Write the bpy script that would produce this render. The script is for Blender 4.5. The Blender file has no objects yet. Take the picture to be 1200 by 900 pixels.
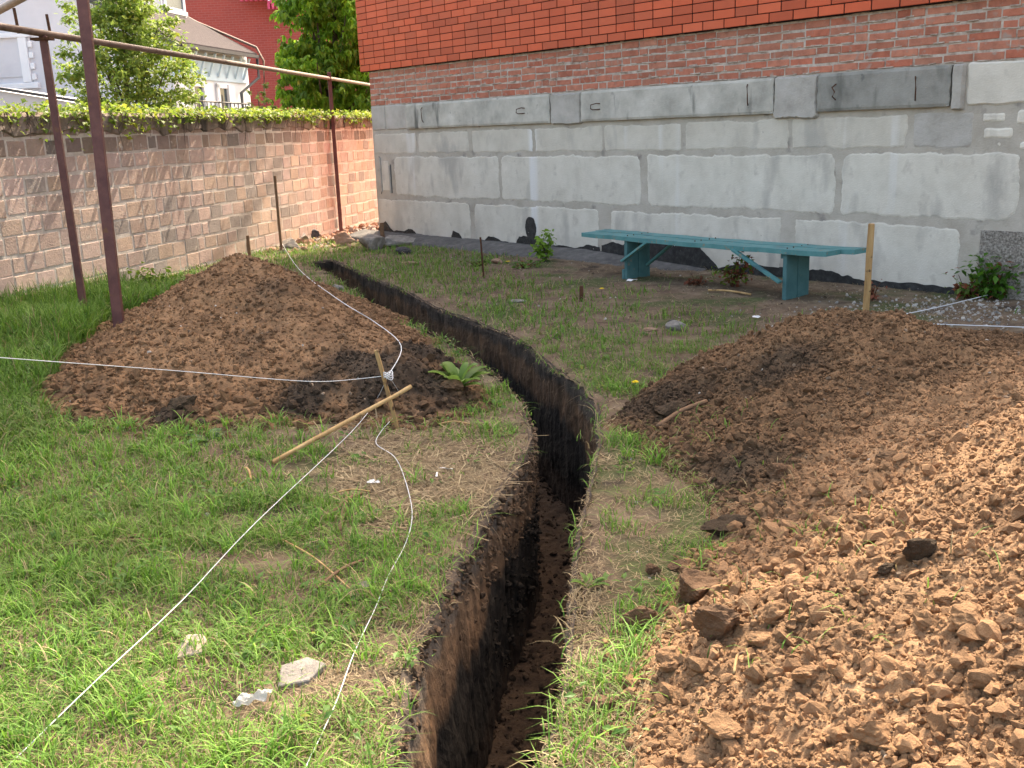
import bpy, bmesh, math, random
import numpy as np
from mathutils import Vector, Matrix
PI = math.pi
rad = math.radians
random.seed(7)
RS = np.random.RandomState(11)
C = bpy.context.scene.collection

# ------------------------------------------------------------------ camera, sky, sun, exposure
EYE = 1.55
FPX = 1186.0                       # focal length in pixels of a 1200 px wide picture
CR = np.array([0.99930753, -0.03720826, 0.0])
CF = np.array([-0.00909785, -0.24434223, -0.0]); CF = None
_d = np.array([175.0, 4700.0, FPX]); _d /= np.linalg.norm(_d)
_up = -_d
_fw = np.array([0, 0, 1.0]) - _up * _up[2]; _fw /= np.linalg.norm(_fw)
_rt = np.cross(_fw, _up)
if _rt[0] < 0: _rt = -_rt

def ray(px, py):
    v = np.array([px - 600.0, py - 450.0, FPX])
    return np.array([v @ _rt, v @ _fw, v @ _up])

def P(px, py, z=0.0):
    """world point at height z seen at that place of the survey photo"""
    r = ray(px, py); t = (z - EYE) / r[2]
    return Vector((r[0] * t, r[1] * t, z))

def PD(px, py, Y):
    """world point at distance Y in front of the eye"""
    r = ray(px, py); t = Y / r[1]
    return Vector((r[0] * t, Y, EYE + r[2] * t))

cam_d = bpy.data.cameras.new('camera')
cam = bpy.data.objects.new('camera', cam_d); C.objects.link(cam)
bpy.context.scene.camera = cam
cam_d.sensor_width = 36.0
cam_d.lens = FPX * 36.0 / 1200.0
cam_d.clip_start = 0.05; cam_d.clip_end = 800
# camera axes in the world
fx = ray(600, 450); fx /= np.linalg.norm(fx)
rx = ray(1600, 450) - ray(600, 450); rx /= np.linalg.norm(rx)
ux = ray(600, -550) - ray(600, 450); ux /= np.linalg.norm(ux)
M = Matrix(((rx[0], ux[0], -fx[0], 0), (rx[1], ux[1], -fx[1], 0), (rx[2], ux[2], -fx[2], EYE), (0, 0, 0, 1)))
cam.matrix_world = M

SUN_AZ, SUN_EL = 22.0, 50.0
world = bpy.data.worlds.new('World'); bpy.context.scene.world = world
world.use_nodes = True
wn = world.node_tree
bgn = wn.nodes['Background']
sky = wn.nodes.new('ShaderNodeTexSky'); sky.sky_type = 'NISHITA'; sky.sun_disc = False
sky.sun_elevation = rad(SUN_EL); sky.sun_rotation = rad(SUN_AZ)
sky.air_density = 1.0; sky.dust_density = 5.0; sky.ozone_density = 0.2
wn.links.new(sky.outputs[0], bgn.inputs[0]); bgn.inputs[1].default_value = 0.15
sun_l = bpy.data.lights.new('sun', 'SUN'); sun_l.energy = 2.05; sun_l.angle = rad(0.6); sun_l.color = (1.0, 0.96, 0.92)
sun = bpy.data.objects.new('sun', sun_l); C.objects.link(sun)
sdir = Vector((math.sin(rad(SUN_AZ)) * math.cos(rad(SUN_EL)), math.cos(rad(SUN_AZ)) * math.cos(rad(SUN_EL)), math.sin(rad(SUN_EL))))
sun.rotation_euler = (-sdir).to_track_quat('-Z', 'Y').to_euler()
vs = bpy.context.scene.view_settings
vs.view_transform = 'Standard'; vs.look = 'None'; vs.gamma = 1.0; vs.exposure = 2.2
try:
    vs.use_white_balance = True; vs.white_balance_temperature = 8000; vs.white_balance_tint = 9
except Exception: pass
try: vs.use_curve_mapping = False
except Exception: pass

# ------------------------------------------------------------------ noise
_perm = RS.permutation(256); _perm = np.concatenate([_perm, _perm, _perm])
_val = RS.rand(256)
def vn2(x, y, s=0):
    x = np.asarray(x, float) + s * 17.3; y = np.asarray(y, float) + s * 9.1
    xi = np.floor(x).astype(int); yi = np.floor(y).astype(int)
    fx_ = x - xi; fy = y - yi
    u = fx_ * fx_ * (3 - 2 * fx_); v = fy * fy * (3 - 2 * fy)
    def h(a, b): return _val[_perm[_perm[a & 255] + (b & 255)]]
    return (h(xi, yi) * (1 - u) + h(xi + 1, yi) * u) * (1 - v) + (h(xi, yi + 1) * (1 - u) + h(xi + 1, yi + 1) * u) * v
def fbm(x, y, f=1.0, o=4, s=0, g=0.5):
    a = 1.0; t = 0; n = 0
    for k in range(o):
        t = t + a * (vn2(x * f, y * f, s + k * 3) - 0.5); n += a * 0.5; f *= 2.03; a *= g
    return t / n            # about -1..1
def crumbs(x, y, cell, s=0):
    """height field of packed crumbs: jittered cells with domes of uneven height, 0..1"""
    x = np.asarray(x, float) / cell; y = np.asarray(y, float) / cell
    xi = np.floor(x).astype(int); yi = np.floor(y).astype(int); out = np.zeros(np.shape(x))
    for dx in (-1, 0, 1):
        for dy in (-1, 0, 1):
            a, b = xi + dx, yi + dy
            h1 = _val[_perm[_perm[(a + s) & 255] + (b & 255)]]; h2 = _val[_perm[_perm[(b + 31 + s) & 255] + ((a + 7) & 255)]]; h3 = _val[_perm[_perm[(a + 91 + s) & 255] + ((b + 57) & 255)]]
            ang = h3 * 6.28; px_ = x - a - h1; py_ = y - b - h2
            u = px_ * np.cos(ang) + py_ * np.sin(ang); v = -px_ * np.sin(ang) + py_ * np.cos(ang)
            r = np.maximum(np.abs(u) * .8 + np.abs(v) * .35, np.abs(v) * 1.15) / (.35 + .5 * h3)
            out = np.maximum(out, (1 - np.clip(r, 0, 1) ** 2.5) * (.35 + .65 * h2))
    return out
def vn3(p, s=0):
    x, y, z = (p[:, 0] + s * 5.7, p[:, 1] + s * 3.1, p[:, 2] + s * 7.9)
    xi, yi, zi = [np.floor(a).astype(int) for a in (x, y, z)]
    u, v, w = [(a - b) ** 2 * (3 - 2 * (a - b)) for a, b in ((x, xi), (y, yi), (z, zi))]
    def h(a, b, c): return _val[_perm[_perm[_perm[a & 255] + (b & 255)] + (c & 255)]]
    def pl(c): return (h(xi, yi, c) * (1 - u) + h(xi + 1, yi, c) * u) * (1 - v) + (h(xi, yi + 1, c) * (1 - u) + h(xi + 1, yi + 1, c) * u) * v
    return pl(zi) * (1 - w) + pl(zi + 1) * w - 0.5

# ------------------------------------------------------------------ materials
def mat(name, cols, scale=8.0, rough=0.9, bump=0.0, bscale=60.0, detail=6.0, attr=None, translucent=0.0,
        stretch=(1, 1, 1), spec=0.3, metallic=0.0, spots=None, streaks=None, contrast=(0.3, 0.7)):
    m = bpy.data.materials.new(name); m.use_nodes = True
    nt = m.node_tree; N = nt.nodes; L = nt.links
    b = N['Principled BSDF']
    b.inputs['Roughness'].default_value = rough
    b.inputs['Metallic'].default_value = metallic
    b.inputs['Specular IOR Level'].default_value = spec
    tc = N.new('ShaderNodeTexCoord'); mp = N.new('ShaderNodeMapping'); mp.inputs['Scale'].default_value = stretch
    L.new(tc.outputs['Object'], mp.inputs['Vector'])
    nz = N.new('ShaderNodeTexNoise'); nz.inputs['Scale'].default_value = scale; nz.inputs['Detail'].default_value = detail; nz.inputs['Roughness'].default_value = 0.65
    L.new(mp.outputs[0], nz.inputs['Vector'])
    cr = N.new('ShaderNodeValToRGB')
    el = cr.color_ramp.elements
    n = len(cols); lo, hi = contrast
    while len(el) < n: el.new(0.5)
    for i, c in enumerate(cols):
        el[i].position = lo + (hi - lo) * i / max(1, n - 1); el[i].color = (*c, 1)
    L.new(nz.outputs['Fac'], cr.inputs['Fac'])
    out = cr.outputs['Color']
    def mix(fac, a, bcol, mode='MIX'):
        mx = N.new('ShaderNodeMix'); mx.data_type = 'RGBA'; mx.blend_type = mode
        if isinstance(fac, float): mx.inputs[0].default_value = fac
        else: L.new(fac, mx.inputs[0])
        L.new(a, mx.inputs[6])
        if isinstance(bcol, tuple): mx.inputs[7].default_value = (*bcol, 1)
        else: L.new(bcol, mx.inputs[7])
        return mx.outputs[2]
    if attr:
        at = N.new('ShaderNodeVertexColor'); at.layer_name = attr
        out = mix(1.0, out, at.outputs['Color'], 'MULTIPLY')
    for sp in (spots or []):
        col, sc, t0, t1, st = sp
        m2 = N.new('ShaderNodeMapping'); m2.inputs['Scale'].default_value = st; m2.inputs['Location'].default_value = (sc, 3.1, 1.7)
        L.new(tc.outputs['Object'], m2.inputs['Vector'])
        n2 = N.new('ShaderNodeTexNoise'); n2.inputs['Scale'].default_value = sc; n2.inputs['Detail'].default_value = 5
        L.new(m2.outputs[0], n2.inputs['Vector'])
        r2 = N.new('ShaderNodeMapRange'); r2.inputs['From Min'].default_value = t0; r2.inputs['From Max'].default_value = t1
        L.new(n2.outputs['Fac'], r2.inputs['Value'])
        out = mix(r2.outputs[0], out, col)
    L.new(out, b.inputs['Base Color'])
    if bump > 0:
        n3 = N.new('ShaderNodeTexNoise'); n3.inputs['Scale'].default_value = bscale; n3.inputs['Detail'].default_value = 7; n3.inputs['Roughness'].default_value = 0.7
        L.new(mp.outputs[0], n3.inputs['Vector'])
        bp = N.new('ShaderNodeBump'); bp.inputs['Strength'].default_value = 1.0; bp.inputs['Distance'].default_value = bump
        L.new(n3.outputs['Fac'], bp.inputs['Height']); L.new(bp.outputs[0], b.inputs['Normal'])
    if translucent > 0:
        tr = N.new('ShaderNodeBsdfTranslucent'); L.new(out, tr.inputs['Color'])
        ms = N.new('ShaderNodeMixShader'); ms.inputs[0].default_value = translucent
        L.new(b.outputs[0], ms.inputs[1]); L.new(tr.outputs[0], ms.inputs[2])
        L.new(ms.outputs[0], N['Material Output'].inputs['Surface'])
    return m

U1 = (1, 1, 1)
MT = dict(
    ground=mat('ground_soil', [(.085, .055, .038), (.15, .105, .07), (.23, .175, .12)], 5, .95, .012, 70, spots=[((.07, .085, .03), 1.3, .52, .62, U1), ((.33, .31, .29), 55, .70, .76, U1), ((.05, .035, .025), 3.1, .6, .7, U1)]),
    pile_brown=mat('pile_soil_brown', [(.095, .056, .033), (.155, .096, .056), (.225, .145, .088)], 6, .95, .010, 130, detail=9, attr='Col'),
    clod=mat('clod_soil', [(.6, .55, .5), (.9, .88, .85), (1.15, 1.1, 1.05)], 14, .95, .008, 120, detail=8, attr='Col'),
    trench=mat('trench_soil', [(.6, .6, .6), (1, 1, 1), (1.5, 1.4, 1.3)], 9, .97, .02, 45, detail=9, attr='Col', stretch=(1, 1, .5)),
    trench_floor=mat('trench_floor_soil', [(.035, .022, .015), (.07, .043, .028), (.10, .062, .04)], 12, .95, .015, 60),
    grass=mat('grass_blade', [(.85, .85, .85), (1.1, 1.1, 1.1)], 3, .6, attr='Col', translucent=.35, spec=.35),
    straw=mat('dry_straw', [(.8, .8, .8), (1.1, 1.1, 1.1)], 9, .7, attr='Col', translucent=.15),
    leaf=mat('leaf_green', [(.8, .8, .8), (1.15, 1.15, 1.15)], 3, .5, attr='Col', translucent=.5, spec=.4),
    bark=mat('tree_bark', [(.06, .045, .035), (.14, .11, .085)], 20, .9, .01, 50, stretch=(3, 3, .6)),
    mortar_c=mat('wall_mortar', [(.37, .335, .285), (.45, .415, .36), (.52, .485, .43)], 3.5, .95, .006, 60, spots=[((.22, .205, .19), 6, .6, .75, U1)]),
    block=mat('concrete_block_face', [(.54, .51, .445), (.62, .59, .52), (.68, .65, .58)], 4, .92, .006, 70, attr='Col',
              spots=[((.46, .43, .38), 9, .60, .78, (1, 1, .8)), ((.44, .41, .36), 1.3, .60, .74, (1, 1, .5)), ((.70, .695, .68), 2.6, .60, .70, (1, 1, .07)), ((.33, .31, .28), 26, .74, .77, U1), ((.42, .40, .36), 3.5, .58, .72, (1, 1, .4))]),
    beam=mat('concrete_beam_face', [(.30, .29, .26), (.45, .435, .39), (.58, .56, .51)], 3, .95, .006, 70, attr='Col',
             spots=[((.15, .15, .135), 5, .60, .70, (1, 1, .25)), ((.12, .13, .125), 9, .68, .78, U1)]),
    plaster=mat('concrete_patch_face', [(.33, .31, .28), (.42, .40, .365), (.48, .46, .43)], 5, .95, .008, 50),
    aggregate=mat('exposed_aggregate', [(.14, .125, .11), (.27, .245, .215), (.44, .41, .37)], 52, .95, .03, 40, contrast=(.36, .62)),
    bitumen=mat('black_bitumen', [(.008, .009, .01), (.022, .024, .025), (.05, .052, .055)], 18, .6, .006, 70, spec=.4, spots=[((.25, .25, .24), 30, .70, .74, U1)]),
    red_brick=mat('rough_red_brick', [(.75, .75, .75), (1, 1, 1), (1.15, 1.2, 1.2)], 11, .9, .006, 90, attr='Col', spots=[((.36, .27, .23), 14, .60, .74, U1)]),
    red_mortar=mat('brick_mortar', [(.26, .19, .155), (.46, .39, .335), (.60, .54, .48)], 14, .95, .01, 50),
    tile=mat('smooth_red_brick', [(.95, .95, .95), (1.05, 1.05, 1.05)], 6, .55, .0015, 150, attr='Col', spec=.35),
    tile_joint=mat('dark_joint', [(.02, .008, .007), (.04, .012, .010)], 9, .9),
    upper=None,
    fence_brick=mat('pale_block', [(.82, .82, .82), (1, 1, 1), (1.12, 1.1, 1.08)], 9, .95, .012, 45, attr='Col', spots=[((.62, .54, .47), 11, .62, .74, U1)]),
    fence_mortar=mat('fence_mortar_face', [(.50, .43, .37), (.66, .58, .51), (.74, .67, .60)], 8, .95, .010, 45),
    fence_cap=mat('stained_cap', [(.16, .125, .105), (.27, .21, .175), (.38, .30, .25)], 7, .95, .01, 50, spots=[((.06, .05, .045), 6, .52, .66, (1, 1, .12))]),
    steel=mat('painted_brown_steel', [(.085, .03, .03), (.12, .045, .042), (.16, .065, .055)], 9, .55, .002, 90, spec=.4, spots=[((.16, .07, .035), 12, .62, .70, U1)]),
    pipe=mat('weathered_pipe', [(.10, .065, .05), (.17, .115, .09), (.22, .16, .13)], 12, .55, .002, 90, spec=.4),
    rust=mat('rusty_iron', [(.045, .022, .014), (.12, .05, .025)], 40, .85, .003, 120),
    teal=mat('teal_paint', [(.05, .185, .19), (.075, .235, .24), (.11, .28, .28)], 5, .6, .003, 60, stretch=(1, 1, 1), spots=[((.22, .21, .16), 24, .62, .67, U1), ((.06, .15, .17), 4, .62, .72, U1)]),
    teal_shade=mat('teal_paint_shaded_worn', [(.04, .12, .13), (.055, .155, .165), (.08, .19, .20)], 6, .7, .0015, 60, spots=[((.14, .16, .14), 17, .66, .72, U1)]),  # shade under the seat put into a darker teal, plus worn spots
    wood=mat('pale_wood', [(.27, .155, .065), (.42, .265, .12), (.52, .36, .18)], 14, .8, .003, 80, stretch=(1, 1, .15), spots=[((.09, .05, .03), 16, .62, .70, U1)]),
    wood_dark=mat('weathered_wood', [(.13, .075, .045), (.22, .13, .075)], 20, .85, .003, 80),
    string=mat('white_string', [(.55, .57, .6), (.72, .74, .77)], 200, .8),
    white_stone=mat('pale_stone', [(.46, .33, .27), (.56, .43, .36)], 12, .9, .004, 90, spots=[((.1, .06, .05), 24, .70, .73, U1)]),
    grey_stone=mat('grey_stone_face', [(.15, .135, .12), (.24, .215, .19), (.31, .285, .26)], 14, .95, .008, 70),
    brick_rubble=mat('rubble_brick', [(.30, .17, .11), (.42, .27, .19)], 10, .95, .008, 80),
    paper=mat('white_litter', [(.6, .6, .6), (.78, .78, .78)], 30, .6),
    dark_piece=mat('dark_piece_face', [(.03, .03, .035), (.09, .08, .08)], 30, .8, .004, 90),
    white_wall=mat('white_render', [(.58, .58, .62), (.66, .66, .70)], 1.0, .85, .002, 40),
    trim=mat('white_trim', [(.74, .76, .8), (.82, .83, .86)], 2, .6),
    blue_trim=mat('pale_blue_trim', [(.50, .64, .74), (.60, .74, .82)], 2, .6),
    roof=mat('brown_shingle', [(.028, .020, .023), (.045, .034, .038), (.065, .05, .053)], 14, .9, .01, 30),
    dark_metal=mat('dark_metal', [(.05, .05, .055), (.09, .085, .085)], 8, .5),
    glass=mat('window_glass', [(.02, .04, .05), (.05, .08, .09)], 1.5, .08, spec=.8),
    far_brick=mat('far_red_brick', [(.24, .05, .04), (.30, .07, .055)], 2, .9, .01, 30),
    pink=mat('pink_trim', [(.55, .06, .14), (.68, .10, .2)], 2, .7),
    apron=mat('asphalt_apron', [(.07, .068, .068), (.11, .105, .10), (.16, .15, .145)], 8, .95, .01, 60),
    yellow=mat('yellow_petal', [(.8, .6, .01), (.9, .72, .03)], 9, .6),
    tarp=mat('clear_plastic', [(.5, .48, .44), (.75, .73, .70)], 9, .4, translucent=.3),
)
# brick pattern for the part of the facades nobody sees from close by
def brick_mat(name, c1, c2, mortar, w, h, ms=0.008):
    m = bpy.data.materials.new(name); m.use_nodes = True
    N = m.node_tree.nodes; L = m.node_tree.links; b = N['Principled BSDF']
    tc = N.new('ShaderNodeTexCoord'); sx = N.new('ShaderNodeSeparateXYZ'); cx = N.new('ShaderNodeCombineXYZ')
    L.new(tc.outputs['Object'], sx.inputs[0])
    ad = N.new('ShaderNodeMath'); ad.operation = 'ADD'
    L.new(sx.outputs['X'], ad.inputs[0]); L.new(sx.outputs['Y'], ad.inputs[1])
    L.new(ad.outputs[0], cx.inputs[0]); L.new(sx.outputs['Z'], cx.inputs[1])
    br = N.new('ShaderNodeTexBrick'); br.inputs['Scale'].default_value = 1
    br.inputs['Brick Width'].default_value = w; br.inputs['Row Height'].default_value = h; br.inputs['Mortar Size'].default_value = ms
    br.inputs['Color1'].default_value = (*c1, 1); br.inputs['Color2'].default_value = (*c2, 1); br.inputs['Mortar'].default_value = (*mortar, 1)
    L.new(cx.outputs[0], br.inputs['Vector']); L.new(br.outputs['Color'], b.inputs['Base Color']); b.inputs['Roughness'].default_value = .8
    return m
MT['upper'] = brick_mat('upper_red_brick', (.45, .065, .025), (.40, .055, .022), (.09, .03, .02), .268, .09)
MT['far_brick'] = brick_mat('far_red_brick_wall', (.38, .06, .045), (.33, .05, .04), (.36, .10, .08), .26, .09, .012)

# ------------------------------------------------------------------ mesh helpers
def link(name, me, m=None, parent=None):
    o = bpy.data.objects.new(name, me); C.objects.link(o)
    if m: me.materials.append(m)
    if parent: o.parent = parent
    return o

def np_mesh(name, v, f, m=None, parent=None, col=None, smooth=False):
    """v (N,3), f (M,k) int array; col (N,3) per-vertex colour"""
    v = np.asarray(v, np.float32); f = np.asarray(f, np.int32)
    me = bpy.data.meshes.new(name)
    me.vertices.add(len(v)); me.vertices.foreach_set('co', v.ravel())
    k = f.shape[1]
    me.loops.add(f.size); me.loops.foreach_set('vertex_index', f.ravel())
    me.polygons.add(len(f)); me.polygons.foreach_set('loop_start', np.arange(0, f.size, k, dtype=np.int32))
    try: me.polygons.foreach_set('loop_total', np.full(len(f), k, np.int32))
    except Exception: pass
    me.update(calc_edges=True)
    me.polygons.foreach_set('use_smooth', np.full(len(f), bool(smooth)))
    if col is not None:
        a = me.color_attributes.new('Col', 'FLOAT_COLOR', 'POINT')
        c4 = np.ones((len(v), 4), np.float32); c4[:, :3] = col
        a.data.foreach_set('color', c4.ravel())
    me.validate()
    return link(name, me, m, parent)

class MB:
    """collects shapes of one mesh"""
    def __init__(s): s.v = []; s.f = []; s.c = []
    def add(s, v, f, c=(1, 1, 1)):
        n = len(s.v); s.v += [tuple(p) for p in v]; s.f += [tuple(i + n for i in q) for q in f]; s.c += [c] * len(v)
    def box(s, o, ax, ay, az, c=(1, 1, 1)):
        """o corner, three edge vectors"""
        o, ax, ay, az = [Vector(q) for q in (o, ax, ay, az)]
        p = [o, o + ax, o + ax + ay, o + ay]; p += [q + az for q in p]
        f = [(0, 3, 2, 1), (4, 5, 6, 7), (0, 1, 5, 4), (1, 2, 6, 5), (2, 3, 7, 6), (3, 0, 4, 7)]
        if ax.cross(ay).dot(az) < 0: f = [tuple(reversed(q)) for q in f]
        s.add(p, f, c)
    def bar(s, a, b, w, h, up=(0, 0, 1), c=(1, 1, 1)):
        a = Vector(a); b = Vector(b); d = b - a; up = Vector(up)
        x = d.cross(up)
        if x.length < 1e-4: x = Vector((1, 0, 0))
        x.normalize(); y = x.cross(d).normalized()
        s.box(a - x * w / 2 - y * h / 2, x * w, y * h, d, c)
    def tube(s, pts, r, n=8, c=(1, 1, 1), cap=True):
        pts = [Vector(p) for p in pts]; rr = r if isinstance(r, (list, tuple)) else [r] * len(pts)
        v = []; f = []
        for i, p in enumerate(pts):
            d = (pts[min(i + 1, len(pts) - 1)] - pts[max(i - 1, 0)]).normalized()
            x = d.cross(Vector((0, 0, 1)))
            if x.length < 1e-3: x = d.cross(Vector((1, 0, 0)))
            x.normalize(); y = d.cross(x)
            for k in range(n):
                a = 2 * PI * k / n; v.append(p + (x * math.cos(a) + y * math.sin(a)) * rr[i])
        for i in range(len(pts) - 1):
            for k in range(n):
                f.append((i * n + k, i * n + (k + 1) % n, (i + 1) * n + (k + 1) % n, (i + 1) * n + k))
        if cap: f.append(tuple(range(n))); f.append(tuple(reversed([(len(pts) - 1) * n + k for k in range(n)])))
        s.add(v, f, c)
    def build(s, name, m, parent=None, bevel=0.0, smooth=False, seg=2):
        me = bpy.data.meshes.new(name); me.from_pydata([tuple(p) for p in s.v], [], s.f)
        a = me.color_attributes.new('Col', 'FLOAT_COLOR', 'POINT')
        a.data.foreach_set('color', np.array([(*c, 1) for c in s.c], np.float32).ravel())
        bm = bmesh.new(); bm.from_mesh(me); bmesh.ops.recalc_face_normals(bm, faces=bm.faces)
        if bevel > 0: bmesh.ops.bevel(bm, geom=bm.edges[:], offset=bevel, segments=seg, profile=.6, affect='EDGES', clamp_overlap=True)
        bm.to_mesh(me); bm.free()
        me.polygons.foreach_set('use_smooth', np.full(len(me.polygons), bool(smooth)))
        return link(name, me, m, parent)

def tag(o, label=None, cat=None, group=None, kind=None):
    if label: o['label'] = label
    if cat: o['category'] = cat
    if group: o['group'] = group
    if kind: o['kind'] = kind
    return o
def empty(name, loc, label=None, cat=None, group=None):
    o = bpy.data.objects.new(name, None); C.objects.link(o); o.location = loc; o.empty_display_size = .1
    tag(o, label, cat, group)
    return o
def adopt(root):
    """children were built in world coordinates"""
    bpy.context.view_layer.update()
    inv = Matrix.Translation(-Vector(root.location))
    for ch in root.children:
        ch.matrix_parent_inverse = inv
        # grandchildren share the world frame of their parent: nothing to do

def smooth01(t): t = np.clip(t, 0, 1); return t * t * (3 - 2 * t)

def seg_dist(x, y, poly, closed=True):
    """distance from points to a polyline, numpy"""
    d = np.full(np.shape(x), 1e9)
    n = len(poly)
    for i in range(n if closed else n - 1):
        ax, ay = poly[i]; bx, by = poly[(i + 1) % n]
        dx, dy = bx - ax, by - ay; l2 = dx * dx + dy * dy + 1e-12
        t = np.clip(((x - ax) * dx + (y - ay) * dy) / l2, 0, 1)
        d = np.minimum(d, np.hypot(x - ax - t * dx, y - ay - t * dy))
    return d
def inside(x, y, poly):
    r = np.zeros(np.shape(x), bool); n = len(poly)
    for i in range(n):
        ax, ay = poly[i]; bx, by = poly[(i + 1) % n]
        c = ((ay > y) != (by > y))
        with np.errstate(divide='ignore', invalid='ignore'):
            xx = (bx - ax) * (y - ay) / ((by - ay) if by != ay else 1e-9) + ax
        r ^= c & (x < xx)
    return r
def resample(pts, step):
    pts = np.array(pts, float); d = np.r_[0, np.cumsum(np.hypot(*np.diff(pts, axis=0).T))]
    n = max(2, int(d[-1] / step)); t = np.linspace(0, d[-1], n)
    return np.stack([np.interp(t, d, pts[:, 0]), np.interp(t, d, pts[:, 1])], 1)
def chaikin(p, k=2):
    p = np.array(p, float)
    for _ in range(k):
        q = np.empty((2 * len(p) - 2, 2)); q[0::2] = .75 * p[:-1] + .25 * p[1:]; q[1::2] = .25 * p[:-1] + .75 * p[1:]
        p = np.vstack([p[:1], q, p[-1:]])
    return p

# ------------------------------------------------------------------ trench outline and terrain
TL = [(-.38, 1.0), (-.38, 1.7), (-.345, 2.23), (-.335, 2.64), (-.29, 3.06), (-.215, 3.54), (-.07, 4.17), (.06, 4.76), (.10, 5.12), (.05, 5.73), (-.19, 6.75), (-.39, 7.28), (-.60, 7.85), (-.95, 8.6), (-1.35, 9.5), (-2.0, 11.51), (-2.52, 12.75)]
TR = [(.00, 1.0), (.02, 1.7), (.03, 2.22), (.08, 2.42), (.13, 2.66), (.15, 2.91), (.18, 3.29), (.24, 3.84), (.32, 4.24), (.42, 4.85), (.47, 5.48), (.43, 5.97), (.27, 6.5), (.17, 7.1), (-.04, 7.69), (-.33, 8.4), (-.70, 9.1), (-1.01, 10.0), (-1.62, 11.41), (-2.25, 13.0)]
tl = resample(chaikin(TL), .02); tr = resample(chaikin(TR), .02)
def jag(p, s, amp):
    t = np.arange(len(p)) * .02
    d = np.gradient(p, axis=0); nrm = np.stack([d[:, 1], -d[:, 0]], 1); nrm /= np.linalg.norm(nrm, axis=1)[:, None]
    w = fbm(t, t * 0 + s, 4, 5, s, .65) * amp
    return p + nrm * w[:, None]
tl = jag(tl, 3, .034); tr = jag(tr, 5, .032)
OUT = np.vstack([tl, tr[::-1]])
OUTC = [tuple(p) for p in resample(np.vstack([np.array(TL), np.array(TR)[::-1]]), .12)]
DEPTH = .92

def gz(x, y):
    """height of the bare ground"""
    z = .02 * fbm(x, y, .9, 3, 1) + .008 * fbm(x, y, 6, 3, 2) * (np.abs(x) < 12)
    z = z + .10 * smooth01((-2.9 - x) / 1.6) * smooth01((11 - y) / 3)
    z = z - .06 * smooth01((y - 12) / 5) * smooth01((-1 - x) / 1.5)
    return z
# piles
LP = [(-2.95, 6.0), (-2.45, 5.6), (-1.94, 5.36), (-1.5, 5.34), (-1.07, 5.45), (-.72, 5.3), (-.36, 5.3), (-.22, 5.8), (-.36, 6.5), (-.62, 7.2), (-.92, 8.1), (-1.2, 9.0), (-1.7, 9.9), (-2.4, 10.3), (-3.1, 9.7), (-3.5, 8.8), (-3.35, 7.8), (-3.1, 6.8)]
LPK = (-2.12, 8.0, .68)
RP = [(.52, 5.15), (.75, 5.75), (1.05, 6.3), (1.6, 6.75), (2.4, 6.85), (3.3, 6.6), (4.6, 6.0), (5.4, 4.5), (5.6, 1.5), (4.5, .2), (.25, .6), (.10, 1.6), (.18, 2.2), (.26, 2.6), (.38, 2.9), (.55, 3.2), (.72, 3.5), (.78, 4.0), (.62, 4.6)]
_lang = np.array([math.atan2(y - LPK[1], x - LPK[0]) for x, y in LP]); _lrad = np.array([math.hypot(y - LPK[1], x - LPK[0]) for x, y in LP])
_o = np.argsort(_lang); _lang = _lang[_o]; _lrad = _lrad[_o]
_lang = np.r_[_lang[-1] - 2 * PI, _lang, _lang[0] + 2 * PI]; _lrad = np.r_[_lrad[-1], _lrad, _lrad[0]]
def pile_l(x, y, fine=True):
    a = np.arctan2(y - LPK[1], x - LPK[0]); r = np.hypot(x - LPK[0], y - LPK[1]) / np.interp(a, _lang, _lrad)
    r = r + .06 * fbm(x, y, 1.6, 4, 21)
    h = (LPK[2] + .03) * np.clip(1.02 - np.sqrt(r * r + .003) ** .88, -.06, None)
    e = smooth01((1.02 - r) / .12)
    if fine:
        h = h + e * (.030 * fbm(x, y, 3.0, 4, 22) + .018 * fbm(x, y, 11, 4, 23, .6) + .022 * crumbs(x, y, .10, 4) * smooth01(.4 + 1.4 * fbm(x, y, 2.2, 2, 25)) + .013 * crumbs(x, y, .045, 6) - .012)
    h = np.where(h > -.05, h, -.06)
    # a black slump of humus at the right foot of the pile
    for (cx, cy, sx, sy, hh) in ((-.62, 5.75, .28, .22, .10), (-1.15, 5.7, .16, .14, .07), (-.55, 6.3, .22, .3, .10), (-1.9, 5.5, .14, .10, .06)):
        g = hh * np.exp(-((x - cx) / sx) ** 2 - ((y - cy) / sy) ** 2)
        h = h + g * (1 + .5 * fbm(x, y, 14, 3, 24))
    return h
RR = [(1.25, 5.65, .34), (1.6, 5.5, .50), (2.0, 5.2, .50), (2.45, 4.75, .38), (2.7, 3.8, .60), (2.65, 2.6, .95), (2.5, 1.2, 1.0)]
def ridge(x, y):
    best = np.full(np.shape(x), 1e9); hr = np.zeros(np.shape(x))
    for (ax, ay, ah), (bx, by, bh) in zip(RR[:-1], RR[1:]):
        dx, dy = bx - ax, by - ay; t = np.clip(((x - ax) * dx + (y - ay) * dy) / (dx * dx + dy * dy), 0, 1)
        d = np.hypot(x - ax - t * dx, y - ay - t * dy); k = d < best
        best = np.where(k, d, best); hr = np.where(k, ah + (bh - ah) * t, hr)
    return best, hr
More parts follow.
